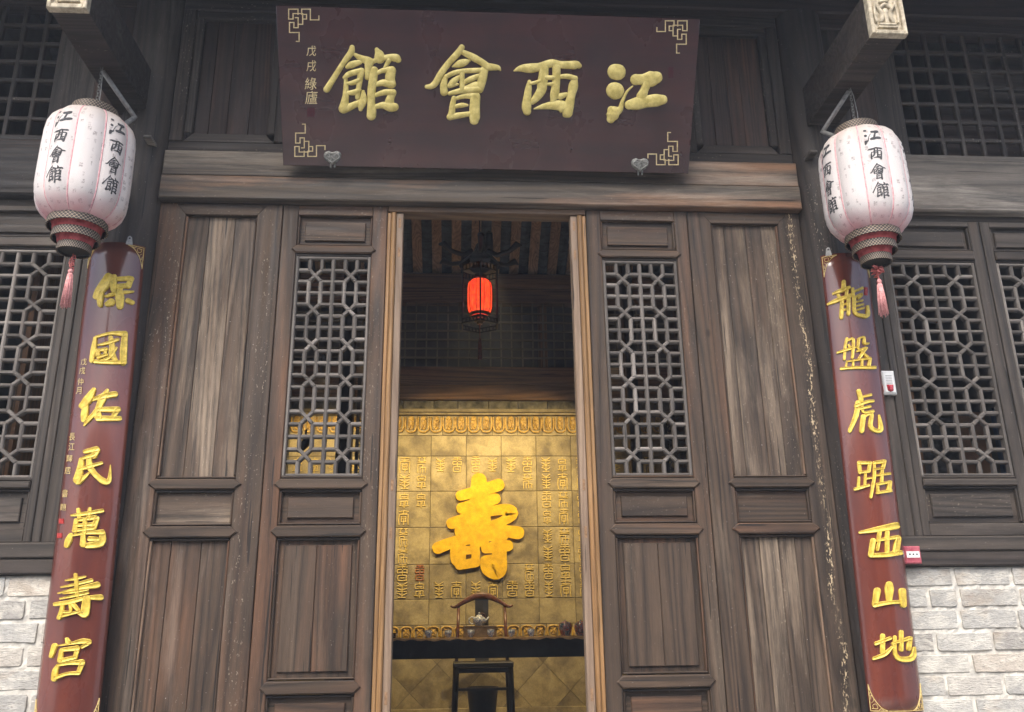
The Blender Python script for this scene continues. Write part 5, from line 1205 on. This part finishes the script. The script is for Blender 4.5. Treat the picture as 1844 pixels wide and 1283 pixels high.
# ================================================================== RED PALACE LANTERN
LC = Vector((.19, 2.5, 4.175))
t = thing('palace_lantern', 'glowing red lantern in a black palace frame hanging in the doorway', 'lantern', tuple(LC), None)
MB().lathe([(.046, .162), (.078, .155), (.098, .133), (.105, .09), (.106, 0), (.103, -.09), (.091, -.130), (.072, -.150), (.056, -.155)], 40, tuple(LC), lobes=10, amp=.03).build('red_shade', M_GLOW, t, smooth=True)
for k in range(10):
    a = 2*math.pi*k/10
    MB().tube([(LC.x+r*math.cos(a), LC.y+r*math.sin(a), LC.z+z) for r, z in ((.048, .163), (.080, .156), (.101, .134), (.108, .09), (.109, 0), (.106, -.09), (.094, -.130), (.075, -.150))], .0025, 5).build('wire_rib', M_BLACKW, t)
M_BRASS = simple('dull_brass', (.22, .14, .05), .4, .6, .5, .4, 30, (.34, .22, .08))
for (r0, z0) in ((.092, -.152), (.072, -.178), (.050, -.202), (.030, -.224)):
    MB().lathe([(r0-.004, z0+.012), (r0, z0+.010), (r0-.004, z0-.008), (r0-.022, z0-.012)], 30, tuple(LC)).build('brass_tier', M_BRASS, t, smooth=True)
MB().lathe([(0, .215), (.05, .21), (.06, .18), (.05, .172)], 24, tuple(LC)).build('top_cap', M_BLACKW, t)
Rf = .168
for k in range(6):
    a = 2*math.pi*k/6+R(90); cx, cy = LC.x+Rf*math.cos(a), LC.y+Rf*math.sin(a); a2 = a+math.pi/3; dx, dy = LC.x+Rf*math.cos(a2), LC.y+Rf*math.sin(a2)
    MB().tube([(cx, cy, LC.z+.27), (cx, cy, LC.z-.25)], .007, 6).build('frame_post', M_BLACKW, t)
    for zs in ((.22, .27), (-.25, -.215)):
        mb = MB()
        for z in zs: mb.tube([(cx, cy, LC.z+z), (dx, dy, LC.z+z)], .006, 6)
        for q in (.2, .4, .6, .8):
            x, y = cx+(dx-cx)*q, cy+(dy-cy)*q; mb.tube([(x, y, LC.z+zs[0]), (x, y, LC.z+zs[1])], .006, 5)
        mb.build('frame_rail', M_BLACKW, t)
    # upturned arm with a carved head
    u = Vector((math.cos(a), math.sin(a), 0))
    pts = [LC+u*.08+Vector((0, 0, .42)), LC+u*.17+Vector((0, 0, .36)), LC+u*.28+Vector((0, 0, .37)), LC+u*.36+Vector((0, 0, .42)), LC+u*.40+Vector((0, 0, .40))]
    MB().tube(pts, [.022, .022, .020, .030, .008], 8).build('arm', M_BLACKW, t, smooth=True)
MB().lathe([(0, .52), (.03, .50), (.05, .44), (.11, .38), (.165, .33), (.18, .30), (.165, .27), (.10, .27)], 6, tuple(LC)).build('crown', M_BLACKW, t)
MB().tube([(LC.x, LC.y, LC.z+.5), (LC.x, LC.y-.0, 5.9), (LC.x, LC.y, 6.90)], .006, 6).build('hanging_rod', M_BLACKW, t)
M_DTAS = simple('dark_red_tassel', (.16, .03, .02), .8, 0, .2, .4, 60, (.26, .06, .04))
mb = MB(); mb.tube([LC+Vector((0, 0, -.235)), LC+Vector((0, 0, -.37))], .004, 5)
mb.tube([LC+Vector((0, 0, -.36)), LC+Vector((0, 0, -.39)), LC+Vector((0, 0, -.54))], [.008, .015, .018], 10); mb.build('tassel', M_DTAS, t, smooth=True)

# ================================================================== SPOTLIGHTS ON THE TILED WALL
def spot(x, y, z, tx, ty, tz, e, size, lab, c_=(1, .70, .30)):
    t = thing('ceiling_spotlight', lab, 'spotlight', (x, y, z), 'spotlights aimed at the tiled wall')
    d = (Vector((tx, ty, tz))-Vector((x, y, z))).normalized()
    MB().tube([-d*.10, -d*.02, d*.06], [.030, .038, .042], 14, True).build('lamp_can', M_BLACKW, t, smooth=True, local=True)
    MB().tube([(0, 0, .0), (0, 0, .12)], .008, 6).build('stem', M_BLACKW, t, local=True)
    l = bpy.data.lights.new('spot', 'SPOT'); l.energy = e; l.color = c_; l.spot_size = R(size); l.spot_blend = .7; l.shadow_soft_size = .04
    o = bpy.data.objects.new('spot_light', l); col.objects.link(o); o.location = (x+d.x*.08, y+d.y*.08, z+d.z*.08); o.rotation_euler = (-d).to_track_quat('Z', 'Y').to_euler()
WARM = (1, .75, .36)
spot(-.98, 3.55, 4.02, .10, BWY, 2.75, 66, 84, 'black spotlight at the left of the tiled wall, hidden by the door post', WARM)
spot(1.62, 3.55, 4.02, .55, BWY, 2.75, 66, 84, 'black spotlight at the right of the tiled wall, hidden by the door post', WARM)
spot(.28, 2.75, 4.80, .28, BWY, 1.95, 250, 62, 'black spotlight in the middle behind the red lantern', WARM)
spot(-1.28, 3.75, 3.95, -1.45, BWY, 2.9, 55, 80, 'black spotlight lighting the far left end of the tiled wall', WARM)
spot(-1.30, 3.1, 3.05, .0, 4.6, 5.2, 5, 120, 'small unseen uplight added in the left corner to brighten the rafters', (1, .80, .58))  # unseen pair of fill lamps, added to lift the dark rafters
spot(1.90, 3.1, 3.05, .6, 4.6, 5.2, 5, 120, 'small unseen uplight added in the right corner to brighten the rafters', (1, .80, .58))

# ================================================================== DAMP AIR
hz = MB().box(-151, 151, -151, 151, -1.2, 7.6).build('haze', M_PLASTER); hz['kind'] = 'stuff'
hm = bpy.data.materials.new('damp_air'); hm.use_nodes = True; ht = hm.node_tree; ht.nodes.clear()
ho = ht.nodes.new('ShaderNodeOutputMaterial'); hv = ht.nodes.new('ShaderNodeVolumePrincipled')
hv.inputs['Color'].default_value = (.80, .88, 1.0, 1); hv.inputs['Density'].default_value = .006; hv.inputs['Anisotropy'].default_value = .2
ht.links.new(hv.outputs[0], ho.inputs['Volume']); hz.data.materials.clear(); hz.data.materials.append(hm)
